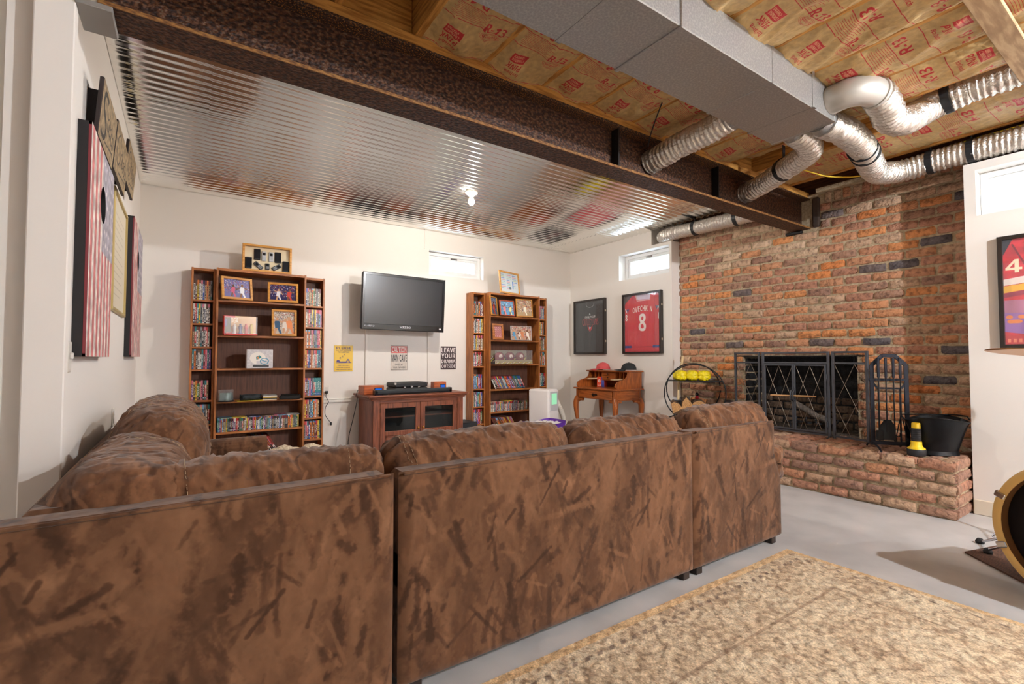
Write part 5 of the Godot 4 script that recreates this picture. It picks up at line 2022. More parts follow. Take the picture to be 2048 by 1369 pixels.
func build_desk_corner():
	var im = pic(300, 380, c8(52, 54, 56))
	grain(im, 0.35, 12, 0.25)
	ring(im, 150, 20, 42, 26, 4, c8(150, 150, 150))
	rect(im, 100, 0, 100, 14, c8(52, 54, 56))
	put(im, "STANLEY CUP", 96, 108, 108, 16, c8(226, 224, 222))
	put(im, "CHAMPIONS", 70, 130, 164, 46, c8(212, 92, 96))
	put(im, "CHAMPIONS", 74, 134, 156, 38, c8(70, 52, 58))
	poly(im, [Vector2(140, 102), Vector2(150, 84), Vector2(160, 102)], c8(180, 190, 190))
	eagle(im, 150, 200, 30, c8(200, 60, 64), c8(200, 60, 64), c8(220, 222, 226))
	shirt_frame("framed black shirt with a red and white championship print, nearer the room's corner", -5.262, XR - 0.001, 0.66, 0.81, 1.212, flip_v(im), "black_shirt_print")
	im = pic(320, 400, c8(206, 40, 54))
	for k in 5:
		rect(im, 20 + k * 62, 0, 4, 400, c8(190, 34, 48))
	poly(im, [Vector2(0, 0), Vector2(70, 0), Vector2(0, 60)], c8(70, 50, 54))
	poly(im, [Vector2(320, 0), Vector2(300, 0), Vector2(320, 70)], c8(40, 38, 46))
	poly(im, [Vector2(104, 0), Vector2(236, 0), Vector2(228, 40), Vector2(118, 34)], c8(214, 200, 222))
	line(im, Vector2(100, 0), Vector2(116, 44), 6, c8(240, 214, 214))
	line(im, Vector2(116, 42), Vector2(234, 44), 4, c8(240, 214, 214))
	line(im, Vector2(240, 0), Vector2(232, 46), 8, c8(214, 60, 72))
	var nm = "OVECHKIN"
	for k in 8:
		var t = (k - 3.5) / 3.5
		put(im, nm[k], 76 + k * 22.0, 78 + 10 * t * t, (7 if nm[k] == "I" else 18), 38, c8(238, 226, 220))
	put(im, "8", 128, 134, 66, 122, c8(240, 228, 222))
	put(im, "8", 5, 134, 18, 44, c8(236, 224, 220))
	put(im, "8", 298, 134, 18, 44, c8(236, 224, 220))
	eagle(im, 22, 104, 20, c8(226, 220, 226), c8(40, 50, 120), c8(40, 50, 120))
	eagle(im, 292, 96, 20, c8(30, 44, 100), c8(226, 220, 226), c8(80, 110, 140))
	rect(im, 0, 356, 62, 16, c8(36, 54, 130))
	rect(im, 250, 356, 70, 16, c8(36, 54, 130))
	rect(im, 60, 364, 192, 3, c8(120, 20, 50))
	shirt_frame("framed red hockey jersey with a white number 8, above the desk", -4.272, XR - 0.001, 0.65, 0.81, 1.21, flip_v(im), "red_jersey_print")
	# slant-fronted writing desk on cabriole legs
	var wx = wood("desk", c8(120, 60, 24), c8(176, 96, 40), 0, 6.0, 0.35)
	var wy = wood("desk", c8(120, 60, 24), c8(176, 96, 40), 1, 6.0, 0.35)
	var wz = wood("desk", c8(120, 60, 24), c8(176, 96, 40), 2, 6.0, 0.35)
	var t = thing("writing_desk", "small wooden writing desk with curved legs below the framed red jersey", "desk", Vector3(4.735, 0, -4.65), -PI / 2)
	var st = S()
	box(st, [0, 0.745, 0.0], [0.80, 0.02, 0.53], 0.007)
	part(t, "desk_top", st, wx)
	st = S()
	bx(st, -0.36, 0.36, 0.605, 0.735, -0.235, -0.215, 0.003)
	bx(st, -0.36, -0.34, 0.605, 0.735, -0.235, 0.235, 0.003)
	bx(st, 0.34, 0.36, 0.605, 0.735, -0.235, 0.235, 0.003)
	bx(st, -0.36, 0.36, 0.725, 0.735, 0.22, 0.235, 0.001)
	part(t, "apron", st, wz)
	var d = part(t, "drawer", box_st(0.62, 0.11, 0.02, 0.004), wx, Vector3(0, 0.667, 0.236))
	st = S()
	tube(st, [Vector3(-0.04, 0.01, 0.014), Vector3(-0.03, -0.012, 0.026), Vector3(0, -0.02, 0.03), Vector3(0.03, -0.012, 0.026), Vector3(0.04, 0.01, 0.014)], 0.004, 6)
	prism(st, [Vector2(-0.055, 0.0), Vector2(-0.03, 0.02), Vector2(0, 0.012), Vector2(0.03, 0.02), Vector2(0.055, 0.0), Vector2(0.03, -0.018), Vector2(0, -0.01), Vector2(-0.03, -0.018)], 0.01, 0.013)
	part(d, "bail_pull", st, M("antique_dark", c8(60, 44, 34), 0.4, 0.7))
	for sx in [-1, 1]:
		for sz in [-1, 1]:
			st = S()
			var c = Vector3(sx * 0.345, 0, sz * 0.22)
			var o = Vector3(sx, 0, sz).normalized()
			box(st, c + Vector3(0, 0.67, 0), Vector3(0.042, 0.13, 0.042), 0.004)
			var path = spline([c + Vector3(0, 0.62, 0), c + o * 0.03 + Vector3(0, 0.55, 0), c + o * 0.025 + Vector3(0, 0.42, 0), c + o * 0.0 + Vector3(0, 0.22, 0), c + o * 0.0 + Vector3(0, 0.06, 0), c + o * 0.025 + Vector3(0, 0.02, 0), c + o * 0.03 + Vector3(0, 0.002, 0)], 26)
			tube(st, path, func(tt, a): return (0.038 - 0.021 * smoothstep(0.1, 0.7, tt) + 0.017 * smoothstep(0.86, 0.95, tt)), 12)
			for q in [Vector3(-sx, 0, 0), Vector3(0, 0, -sz)]:
				tube(st, spline([c + o * 0.012 + Vector3(0, 0.565, 0), c + q * 0.04 + Vector3(0, 0.592, 0), c + q * 0.10 + Vector3(0, 0.59, 0)], 8), func(tt, a): return 0.03 - 0.012 * tt, 8)
			part(t, "leg", st, wy)
	# the gallery
	var side = [Vector2(-0.255, 0.755), Vector2(0.215, 0.755), Vector2(0.235, 0.785), Vector2(0.225, 0.82), Vector2(0.185, 0.848), Vector2(0.12, 0.862), Vector2(0.06, 0.878), Vector2(0.02, 0.905), Vector2(0.005, 0.935), Vector2(0.0, 0.968), Vector2(-0.255, 0.968)]
	for sx in [-1, 1]:
		st = S()
		prism(st, side, sx * 0.355 - 0.009, sx * 0.355 + 0.009, Transform3D(Basis(Vector3(0, 0, 1), Vector3(0, 1, 0), Vector3(-1, 0, 0)), Vector3.ZERO))
		part(t, "gallery_side", st, wy)
	st = S()
	box(st, [0, 0.976, -0.12], [0.79, 0.018, 0.29], 0.006)
	part(t, "gallery_top", st, wx)
	st = S()
	bx(st, -0.35, 0.35, 0.755, 0.968, -0.255, -0.245)
	part(t, "gallery_back", st, wx)
	st = S()
	bx(st, -0.347, 0.347, 0.852, 0.862, -0.245, -0.01, 0.001)
	part(t, "gallery_shelf", st, wx)
	for x in [-0.265, -0.20, -0.125, 0.125, 0.20, 0.265]:
		st = S()
		bx(st, x - 0.005, x + 0.005, 0.862, 0.967, -0.245, -0.02)
		part(t, "divider", st, wy)
	for k in 2:
		d = part(t, "small_drawer", box_st(0.235, 0.046, 0.015, 0.003), wx, Vector3(0, 0.888 + k * 0.05, -0.018))
		st = S()
		lathe(st, [[0.0, 0.016], [0.007, 0.014], [0.008, 0.01], [0.003, 0.006], [0.003, 0.0]], 10, Transform3D(Basis(Vector3.RIGHT, PI / 2), Vector3(0, 0, 0.008)))
		part(d, "knob", st, mats["antique_dark"])
	# what stands on it
	for e in [["stack of cream envelopes poking out of the desk's left pigeonholes", -0.22], ["stack of cream envelopes poking out of the desk's right pigeonholes", 0.22]]:
		var o = thing("envelope_stack", e[0], "envelopes", Vector3(4.735, 0.8625, -4.65 + e[1]), -PI / 2)
		for k in 5:
			st = S()
			box(st, [rng.randf_range(-0.006, 0.006), 0.0018 + k * 0.0032, 0.04 + rng.randf_range(-0.02, 0.03)], [0.05 if absf(e[1]) < 0.1 else 0.052, 0.003, 0.20], 0.0)
			part(o, "envelope", st, M("envelope_cream", c8(226, 198, 158), 0.8))
	im = pic(96, 128, c8(226, 76, 44))
	rect(im, 60, 0, 36, 128, c8(70, 84, 170))
	ellipse(im, 30, 52, 17, 19, c8(236, 226, 220))
	ellipse(im, 30, 52, 8, 9, c8(210, 120, 100))
	rect(im, 8, 92, 44, 22, c8(238, 210, 190))
	rect(im, 14, 97, 32, 12, c8(226, 76, 44))
	t = thing("small_carton", "small orange and blue carton standing on the writing desk", "box", Vector3(4.78, 0.7555, -4.80), -PI / 2 + 0.25)
	st = S()
	box(st, [0, 0.07, 0], [0.115, 0.14, 0.08], 0.002)
	part(t, "carton", st, M("carton_orange", c8(206, 70, 50), 0.5))
	st = S()
	card(st, Vector3(0, 0.07, 0.0405), Vector3(0.0565, 0, 0), Vector3(0, 0.069, 0))
	part(t, "printed_face", st, MP("carton_print", im, 0.4))
	cap("red baseball cap on the writing desk's upper shelf", Vector3(4.83, 0.9855, -4.83), -PI / 2 - 1.2, c8(206, 84, 84), false)
	cap("black baseball cap with a round badge on the writing desk's upper shelf", Vector3(4.83, 0.9855, -4.36), -PI / 2 - 0.9, c8(36, 38, 40), true)

func box_st(w, h, d, ch):
	var st = S()
	box(st, Vector3.ZERO, Vector3(w, h, d), ch)
	return st

func cap(label, at, turn, col, badge):
	var t = thing("baseball_cap", label, "cap", at, turn, "caps on the desk")
	var m = M("cap_cloth_" + str(badge), col, 0.85)
	var st = S()
	var n = cush_noise
	grid(st, 32, 12, func(u, v):
		var a = TAU * u
		var e = PI * 0.5 * v
		var r = 0.088 * cos(e) * (1.0 + 0.05 * n.get_noise_2d(u * 6.0, v * 4.0))
		return Vector3(cos(a) * r, 0.012 + 0.095 * pow(sin(e), 0.8), -sin(a) * r * 1.12), Vector2.ONE, 0)
	part(t, "crown", st, m)
	st = S()
	lathe(st, [[0.0, 0.112], [0.006, 0.11], [0.008, 0.104]], 10)
	part(t, "button", st, m)
	st = S()
	var brim = func(u, v, dy):
		var a = lerpf(-1.15, 1.15, u)
		var r0 = 0.086
		var r = r0 + v * (0.09 * cos(a * 0.95))
		return Vector3(sin(a) * r, 0.016 - 0.008 * v - 0.02 * pow(absf(sin(a)), 2.0) * v + dy + 0.004, cos(a) * r * 1.1)
	grid(st, 20, 5, func(u, v): return brim.call(1.0 - u, 1.0 - v, 0.003), Vector2.ONE, 0)
	grid(st, 20, 5, func(u, v): return brim.call(u, 1.0 - v, 0.0), Vector2.ONE, 0)
	part(t, "brim", st, m)
	if badge:
		st = S()
		lathe(st, [[0.0, 0.004], [0.02, 0.003], [0.024, 0.0]], 18, Transform3D(Basis(Vector3.RIGHT, PI / 2 - 0.5), Vector3(0, 0.062, 0.085)))
		part(t, "badge", st, M("badge_cream", c8(226, 188, 160), 0.6))

# ---------------------------------------------------------------- on the hearth
func build_hearth_things():
	var iron = M("iron_grey", c8(84, 86, 92), 0.45, 0.5)
	var black = M("iron_black", c8(30, 32, 36), 0.5, 0.4)
	# hoop log rack
	var at = Vector3(4.76, 0.418, -3.33)
	var face = atan2(-4.76, 3.33)
	var t = thing("log_rack", "round black hoop log rack with a shelf, standing on the hearth's left end", "log rack", at, face + 0.06)
	for e in [[0.0, 0.325, 0.335], [-0.28, 0.298, 0.372]]:
		var st = S()
		var pts = []
		for i in 48:
			pts.append(Vector3(e[1] * cos(TAU * i / 48), e[2] + e[1] * sin(TAU * i / 48), e[0]))
		tube(st, pts, 0.0065, 8, true)
		part(t, "hoop", st, black)
	var st = S()
	bx(st, -0.285, 0.285, 0.468, 0.478, -0.28, 0.0, 0.002)
	part(t, "rack_shelf", st, black)
	for s in [-1, 1]:
		st = S()
		rod(st, [s * 0.12, 0.034, 0.004], [s * 0.33, 0.004, 0.03], 0.007)
		rod(st, [s * 0.10, 0.092, -0.284], [s * 0.33, 0.004, -0.31], 0.007)
		rod(st, [s * 0.16, 0.052, 0.0], [s * 0.16, 0.121, -0.28], 0.006)
		part(t, "foot", st, black)
	var B = Basis(Vector3.UP, face + 0.06)
	# wrapped fire-starter packs
	var yel = M("yellow_wrap", c8(240, 216, 20), 0.35)
	yel.normal_enabled = true
	yel.normal_texture = texs["crumple"]
	yel.normal_scale = 0.6
	yel.uv1_triplanar = true
	yel.uv1_scale = Vector3(4, 4, 4)
	var pn = ["left", "middle", "right"]
	for k in 3:
		var o = thing("firelog_pack", "yellow wrapped firelog on the log rack's shelf, %s one of three" % pn[k], "firelog", at + B * Vector3(-0.15 + k * 0.13, 0.480, -0.13), face + 0.06 + [0.1, 0.0, -0.12][k], "yellow firelogs")
		cushion(o, "wrapper", 0.27, 0.105, 0.125, 20 + k, 0.007, 14.0, Transform3D(Basis(Vector3.UP, PI / 2), Vector3(0, 0.054, 0)), yel)
		st = S()
		grid(st, 6, 6, func(u, v): return Vector3(0.02 + (u - 0.5) * 0.05, 0.109 - 0.01 * absf(u - 0.5), 0.02 - (v - 0.5) * 0.09), Vector2.ONE, 0)
		part(o, "printed_patch", st, M("patch_red", c8(214, 80, 50), 0.5))
	# firewood
	var cutw = MN("cut_wood", ntex("cut_map", noise(0.05, 95, FastNoiseLite.TYPE_SIMPLEX, 4), 256, [0.0, c8(150, 104, 60), 0.5, c8(190, 142, 90), 1.0, c8(214, 172, 120)]), 0.85, Vector3(4, 4, 4))
	var bark = MN("bark", ntex("bark_map", noise(0.04, 96, FastNoiseLite.TYPE_SIMPLEX, 5), 256, [0.0, c8(56, 40, 30), 0.5, c8(104, 78, 54), 1.0, c8(150, 118, 84)]), 0.95, Vector3(6, 6, 3), 0.0, texs["brick_bump"], 1.0)
	var logs = [["split", -0.20, 0.175, 0.5, "wedge of split firewood at the log rack's left edge"], ["split", -0.085, 0.215, 2.3, "pale split log resting against the rack's axe handle"], ["round", 0.045, 0.175, 0.0, "thick round log in the middle of the log rack"], ["round_small", -0.04, 0.08, 0.2, "small round log at the bottom of the log rack"], ["split", 0.17, 0.105, 1.2, "split log lying low at the log rack's right side"], ["round_small", 0.09, 0.07, 0.0, "thin round log under the thick one in the log rack"]]
	for e in logs:
		var o = thing("firewood_log", e[4], "log", at + B * Vector3(e[1], e[2], -0.14), face + 0.06, "firewood in the log rack")
		var pl = []
		if e[0] == "split":
			for p in [[-0.07, -0.05], [0.07, -0.055], [0.055, 0.02], [0.01, 0.075], [-0.03, 0.07]]:
				pl.append(Vector2(p[0], p[1]).rotated(e[3]) * 0.92)
		else:
			for i in 16:
				pl.append(Vector2.from_angle(TAU * i / 16) * (0.085 if e[0] == "round" else 0.05) * (1.0 + 0.05 * sin(i * 3.3)))
		st = S()
		prism(st, pl, -0.17, 0.168)
		part(o, "bark", st, bark)
		st = S()
		var pl2 = []
		for p in pl:
			pl2.append(p * 0.95)
		prism(st, pl2, 0.165, 0.171)
		part(o, "cut_end", st, cutw)
	# axe and a lighter tucked into the rack
	t = thing("axe", "axe with a pale wooden handle leaning in the log rack", "axe", at)
	st = S()
	tube(st, spline([B * Vector3(-0.165, 0.22, -0.22), B * Vector3(-0.16, 0.42, -0.30), B * Vector3(-0.125, 0.64, -0.34), B * Vector3(-0.105, 0.76, -0.35)], 20), 0.0135, 8)
	part(t, "handle", st, M("axe_handle", c8(222, 196, 150), 0.5))
	st = S()
	box(st, [0, 0, 0], [0.11, 0.05, 0.03], 0.008, Transform3D(B, B * Vector3(-0.17, 0.215, -0.22)))
	part(t, "axe_head", st, iron)
	t = thing("gas_lighter", "dark red and black gas lighter on top of the firewood", "lighter", at + B * Vector3(0.03, 0.265, -0.10), face)
	st = S()
	box(st, [0, 0.02, 0], [0.04, 0.04, 0.09], 0.012)
	part(t, "body", st, M("lighter_red", c8(120, 20, 30), 0.3))
	st = S()
	box(st, [0, 0.055, -0.01], [0.036, 0.04, 0.06], 0.01)
	part(t, "cap", st, mats["gloss_black"])
	build_screen(iron)
	build_tools(black)
	build_pail(black)

# one flat panel of the fire screen, x along its width from 0
func screen_panel(t, called, a, b, kind, iron):
	var d = b - a
	var w = d.length()
	var turn = atan2(-d.z, d.x)
	var xf = Transform3D(Basis(Vector3.UP, turn), a)
	var h = 0.795
	var o = Node3D.new()
	o.name = called
	o.transform = xf
	t.add_child(o, true)
	var bw = 0.023
	var st = S()
	bx(st, 0.0, bw, 0.0, h, -0.009, 0.009, 0.002)
	bx(st, w - bw, w, 0.0, h, -0.009, 0.009, 0.002)
	bx(st, bw, w - bw, 0.012, 0.03, -0.009, 0.009, 0.002)
	bx(st, bw, w - bw, h - 0.018, h, -0.009, 0.009, 0.002)
	bx(st, bw, w - bw, h - 0.118, h - 0.1, -0.009, 0.009, 0.002)
	part(o, "panel_frame", st, iron)
	mesh_net(o, bw, w - bw, 0.03, h - 0.118)
	mesh_net(o, bw, w - bw, h - 0.1, h - 0.018)
	if kind == "side":
		lattice(o, bw, w - bw, 0.03, h - 0.118, 1.5)
	else:
		var m = w / 2.0
		for s in [0, 1]:
			var x0 = bw + 0.004 if s == 0 else m + 0.001
			var x1 = m - 0.001 if s == 0 else w - bw - 0.004
			var dst = S()
			bx(dst, x0, x0 + 0.016, 0.034, h - 0.122, 0.004, 0.018, 0.002)
			bx(dst, x1 - 0.016, x1, 0.034, h - 0.122, 0.004, 0.018, 0.002)
			bx(dst, x0 + 0.016, x1 - 0.016, 0.034, 0.05, 0.004, 0.018, 0.002)
			bx(dst, x0 + 0.016, x1 - 0.016, h - 0.138, h - 0.122, 0.004, 0.018, 0.002)
			part(o, "door", dst, iron)
			lattice(o, x0 + 0.016, x1 - 0.016, 0.05, h - 0.138, 2.0)
			var hs = S()
			var hx = m + (-0.012 if s == 0 else 0.012)
			tube(hs, spline([[hx, 0.42, 0.018], [hx, 0.41, 0.045], [hx, 0.37, 0.055], [hx, 0.33, 0.045], [hx, 0.32, 0.018]], 14), 0.007, 8)
			part(o, "handle", hs, iron)
			for y in [0.12, 0.56]:
				var gs = S()
				var gx = x0 - 0.003 if s == 0 else x1 + 0.003
				rod(gs, [gx, y - 0.025, 0.014], [gx, y + 0.025, 0.014], 0.006)
				part(o, "hinge", gs, iron)
	return o

# woven wire: thin strands both ways
func mesh_net(o, x0, x1, y0, y1):
	var st = S()
	var p = 0.0125
	var r = 0.0008
	var n = int((x1 - x0) / p)
	for i in range(1, n):
		var x = x0 + (x1 - x0) * i / n
		card(st, Vector3(x, (y0 + y1) / 2.0, -0.003), Vector3(r, 0, 0), Vector3(0, (y1 - y0) / 2.0, 0))
		card(st, Vector3(x, (y0 + y1) / 2.0, -0.003), Vector3(0, 0, r), Vector3(0, (y1 - y0) / 2.0, 0))
	n = int((y1 - y0) / p)
	for i in range(1, n):
		var y = y0 + (y1 - y0) * i / n
		card(st, Vector3((x0 + x1) / 2.0, y, -0.0025), Vector3((x1 - x0) / 2.0, 0, 0), Vector3(0, r, 0))
		card(st, Vector3((x0 + x1) / 2.0, y, -0.0025), Vector3((x1 - x0) / 2.0, 0, 0), Vector3(0, 0, r))
	stuff(part(o, "wire_mesh", st, M("wire_dark", c8(32, 32, 35), 0.5, 0.5)))

func lattice(o, x0, x1, y0, y1, reps):
	var w = (x1 - x0) / reps
	var h = (y1 - y0) / 1.75
	var tw = M("twisted_wire", c8(150, 136, 122), 0.4, 0.8)
	var st = S()
	for s in [-1, 1]:
		for k in range(-4, 9):
			# lines of slope +-h/(w) across the panel, clipped to it
			var xs = x0 + k * w * 0.5 * 2.0
			var a = Vector2(xs, y1)
			var b = Vector2(xs + s * w * 0.5 * (y1 - y0) / (h * 0.5), y0)
			var t0 = 0.0
			var t1 = 1.0
			var dx = b.x - a.x
			var ta = (x0 - a.x) / dx
			var tb = (x1 - a.x) / dx
			t0 = maxf(t0, minf(ta, tb))
			t1 = minf(t1, maxf(ta, tb))
			if t1 - t0 > 0.02:
				var p = a.lerp(b, t0)
				var q = a.lerp(b, t1)
				rod(st, [p.x, p.y, 0.001], [q.x, q.y, 0.001], 0.0024, 5)
	part(o, "diamond_wire", st, tw)

func build_screen(iron):
	var t = thing("fire_screen", "three-panel black iron fire screen with diamond wires, before the fireplace", "fire screen", Vector3(0, 0.4185, 0))
	screen_panel(t, "side_panel", Vector3(5.03, 0, -3.01), Vector3(4.965, 0, -2.69), "side", iron)
	screen_panel(t, "centre_panel", Vector3(4.955, 0, -2.665), Vector3(4.935, 0, -2.025), "doors", iron)
	screen_panel(t, "side_panel", Vector3(4.93, 0, -2.005), Vector3(4.862, 0, -1.695), "side", iron)
	for p in [[4.948, -2.68], [4.932, -2.015]]:
		var st = S()
		tube(st, [Vector3(p[0] + 0.11, 0.006, p[1]), Vector3(p[0] + 0.04, 0.018, p[1]), Vector3(p[0] - 0.04, 0.018, p[1]), Vector3(p[0] - 0.13, 0.006, p[1] + 0.01)], 0.006, 6)
		part(t, "foot", st, iron)
	# drumstick barring the doors
	var o = thing("drumstick", "wooden drumstick pushed through the fire screen's door handles", "drumstick", Vector3(4.905, 0.785, -2.345), PI / 2)
	var st = S()
	lathe(st, [[0.0, 0.215], [0.004, 0.212], [0.0055, 0.205], [0.004, 0.196], [0.0075, 0.15], [0.008, -0.2], [0.006, -0.212], [0.0, -0.215]], 12, Transform3D(Basis(Vector3(0, 0, 1), PI / 2 - 0.03), Vector3.ZERO))
	part(o, "stick", st, M("hickory", c8(214, 166, 112), 0.45))
	# grate and charred wood inside
	o = thing("fire_grate", "dark iron log grate inside the fireplace", "grate", Vector3(5.40, 0.4245, -2.4))
	for k in 5:
		st = S()
		tube(st, spline([[0.12, 0.10, -0.2 + k * 0.1], [0.1, 0.06, -0.2 + k * 0.1], [-0.1, 0.06, -0.2 + k * 0.1], [-0.13, 0.11, -0.2 + k * 0.1]], 10), 0.008, 6)
		part(o, "bar", st, iron)
	st = S()
	for s in [-0.17, 0.17]:
		rod(st, [0.07, 0.0, s], [0.07, 0.06, s], 0.008)
		rod(st, [-0.08, 0.0, s], [-0.08, 0.06, s], 0.008)
		rod(st, [0.07, 0.052, -0.2], [0.07, 0.052, 0.2], 0.007)
	part(o, "leg", st, iron)
	o = thing("charred_log", "pale charred log leaning on the grate inside the fireplace", "log", Vector3(5.36, 0.56, -2.35), 0.0)
	st = S()
	tube(st, spline([[0.05, -0.05, 0.16], [0.0, 0.0, 0.02], [-0.02, 0.08, -0.12], [-0.02, 0.14, -0.2]], 14), func(tt, a): return 0.032 + 0.006 * sin(a * 3.0 + tt * 9.0), 9)
	part(o, "bark", st, M("char_pale", c8(120, 108, 98), 0.95))

func build_tools(black):
	var t = thing("tool_stand", "black fireplace tool stand with arched top beside the fire screen", "tool stand", Vector3(4.70, 0.418, -1.50), -0.95)
	var navy = M("iron_blueblack", c8(30, 33, 44), 0.4, 0.5)
	var st = S()
	var w = 0.115
	for s in [-1, 1]:
		bar(st, [s * w, 0.03, 0.0], [s * w, 0.68, 0.0], 0.03, 0.012, Vector3(0, 0, 1), 0.002)
		bar(st, [s * w, 0.675, 0.0], [s * w * 0.35, 0.755, 0.0], 0.03, 0.012, Vector3(0, 0, 1), 0.002)
	bar(st, [-w * 0.38, 0.753, 0.0], [w * 0.38, 0.753, 0.0], 0.03, 0.012, Vector3(0, 0, 1), 0.002)
	bar(st, [-w - 0.02, 0.56, 0.0], [w, 0.56, 0.0], 0.02, 0.014, Vector3(0, 0, 1), 0.002)
	bar(st, [-w * 0.7, 0.49, 0.0], [w * 0.7, 0.49, 0.0], 0.014, 0.008, Vector3(0, 0, 1))
	for s in [-1, 1]:
		bar(st, [s * w * 0.7, 0.49, 0.0], [s * w, 0.545, 0.0], 0.014, 0.008, Vector3(0, 0, 1))
		bar(st, [s * w * 0.62, 0.49, 0.0], [s * w * 0.62, 0.05, 0.0], 0.01, 0.008, Vector3(0, 0, 1))
	bar(st, [-w, 0.05, 0.0], [w, 0.05, 0.0], 0.03, 0.012, Vector3(0, 0, 1), 0.002)
	part(t, "stand_frame", st, navy)
	for s in [-1, 1]:
		st = S()
		tube(st, spline([[s * w, 0.005, 0.17], [s * w, 0.03, 0.11], [s * w, 0.045, 0.0], [s * w, 0.03, -0.11], [s * w, 0.005, -0.15]], 16), 0.0075, 8)
		part(t, "foot", st, navy)
	var tools = [["ash_brush", "black hearth brush hanging at the left of the tool stand", -0.08], ["ash_shovel", "black ash shovel hanging in the tool stand", -0.03], ["fire_poker", "black fire poker hanging in the tool stand, right of the shovel", 0.02], ["fire_tongs", "black fire tongs hanging at the right of the tool stand", 0.065]]
	var B = Basis(Vector3.UP, -0.95)
	for e in tools:
		var o = thing(e[0], e[1], e[0].split("_")[1], Vector3(4.70, 0.418, -1.50) + B * Vector3(e[2], 0, 0.034), -0.95)
		st = S()
		bar(st, [0, 0.575, 0], [0, 0.735, 0], 0.018, 0.012, Vector3(0, 0, 1), 0.003)
		part(o, "grip", st, navy)
		st = S()
		if e[0] == "fire_tongs":
			rod(st, [0, 0.30, 0], [0, 0.575, 0], 0.005)
			rod(st, [0, 0.30, 0], [-0.04, 0.09, 0], 0.004)
			rod(st, [0, 0.30, 0], [0.035, 0.09, 0], 0.004)
		else:
			rod(st, [0, 0.14, 0], [0, 0.575, 0], 0.005)
		part(o, "shaft", st, black)
		st = S()
		if e[0] == "ash_brush":
			box(st, [0, 0.115, 0], [0.05, 0.08, 0.03], 0.006)
			part(o, "bristles", st, M("bristle", c8(26, 26, 28), 0.95))
		elif e[0] == "ash_shovel":
			grid(st, 8, 10, func(u, v): return Vector3((u - 0.5) * (0.05 + 0.055 * smoothstep(0.0, 0.35, v)), 0.24 - v * 0.16, 0.012 * pow(absf(u - 0.5) * 2.0, 2.0)), Vector2.ONE, 0)
			grid(st, 8, 10, func(u, v): return Vector3((0.5 - u) * (0.05 + 0.055 * smoothstep(0.0, 0.35, v)), 0.24 - v * 0.16, -0.004 + 0.012 * pow(absf(u - 0.5) * 2.0, 2.0)), Vector2.ONE, 0)
			part(o, "blade", st, M("shovel_black", c8(24, 24, 26), 0.5, 0.4))
		elif e[0] == "fire_poker":
			tube(st, spline([[0, 0.16, 0], [0.004, 0.12, 0], [0.03, 0.11, 0], [0.035, 0.14, 0]], 10), 0.004, 6)
			part(o, "hook", st, black)
		else:
			for s in [-1, 1]:
				box(st, [s * 0.04 - 0.002, 0.085, 0], [0.02, 0.03, 0.012], 0.003)
			part(o, "claw", st, black)

func build_pail(black):
	var pail = M("pail_black", c8(26, 28, 32), 0.38, 0.5)
	var t = thing("ash_pail", "wide black metal ash pail at the hearth's right end", "pail", Vector3(4.80, 0.418, -1.235), -0.75)
	var st = S()
	var f = func(u, v):
		var a = TAU * u
		var k = lerpf(0.62, 1.0, v)
		var lip = 0.018 * sin(2.0 * a - 0.6) * smoothstep(0.8, 1.0, v)
		return Vector3(cos(a) * 0.205 * k, 0.02 + v * 0.245 + lip, -sin(a) * 0.15 * k)
	grid(st, 48, 14, f, Vector2.ONE, 0)
	grid(st, 48, 14, func(u, v): return f.call(1.0 - u, v) * Vector3(0.975, 1, 0.975), Vector2.ONE, 0)
	part(t, "shell", st, pail)
	st = S()
	var rim = []
	for i in 48:
		rim.append(f.call(i / 48.0, 1.0))
	tube(st, rim, 0.005, 6, true)
	part(t, "rim", st, pail)
	st = S()
	grid(st, 40, 4, func(u, v): return Vector3(cos(TAU * u) * (0.138 - 0.008 * v), v * 0.03, -sin(TAU * u) * (0.104 - 0.006 * v)), Vector2.ONE, 0)
	bx(st, -0.09, 0.09, 0.0, 0.024, -0.06, 0.06)
	part(t, "base", st, pail)
	st = S()
	tube(st, [Vector3(-0.225, 0.262, 0.0), Vector3(-0.23, 0.285, -0.03), Vector3(-0.2, 0.288, -0.09), Vector3(0.2, 0.288, -0.09), Vector3(0.23, 0.285, -0.03), Vector3(0.225, 0.262, 0.0)], 0.0055, 8)
	part(t, "bail_handle", st, black)
	# torch
	t = thing("flashlight", "yellow and black flashlight standing on its lens at the hearth's edge", "flashlight", Vector3(4.578, 0.418, -1.300))
	var yel = M("torch_yellow", c8(240, 200, 30), 0.4)
	var blk = M("torch_black", c8(34, 34, 38), 0.6)
	st = S()
	lathe(st, [[0.0, 0.05], [0.056, 0.05], [0.058, 0.046], [0.057, 0.004], [0.053, 0.0], [0.0, 0.0]], 28)
	part(t, "lens_ring", st, blk)
	st = S()
	lathe(st, [[0.0, 0.108], [0.031, 0.108], [0.034, 0.102], [0.034, 0.082], [0.04, 0.066], [0.055, 0.054], [0.055, 0.05]], 28)
	part(t, "head", st, yel)
	st = S()
	var pr = [[0.0, 0.205], [0.027, 0.205]]
	for k in 6:
		var y = 0.2 - k * 0.016
		pr.append([0.031, y])
		pr.append([0.031, y - 0.009])
		pr.append([0.028, y - 0.011])
	pr.append([0.031, 0.104])
	lathe(st, pr, 24)
	part(t, "grip", st, blk)
	st = S()
	lathe(st, [[0.0, 0.246], [0.022, 0.246], [0.026, 0.242], [0.0275, 0.204]], 24)
	part(t, "tail_cap", st, yel)

# ---------------------------------------------------------------- left wall
func wall_x(z):
	return -0.368

func on_left(called, label, cat, z, y, group = ""):
	return thing(called, label, cat, Vector3(wall_x(z), y, z), PI / 2, group)

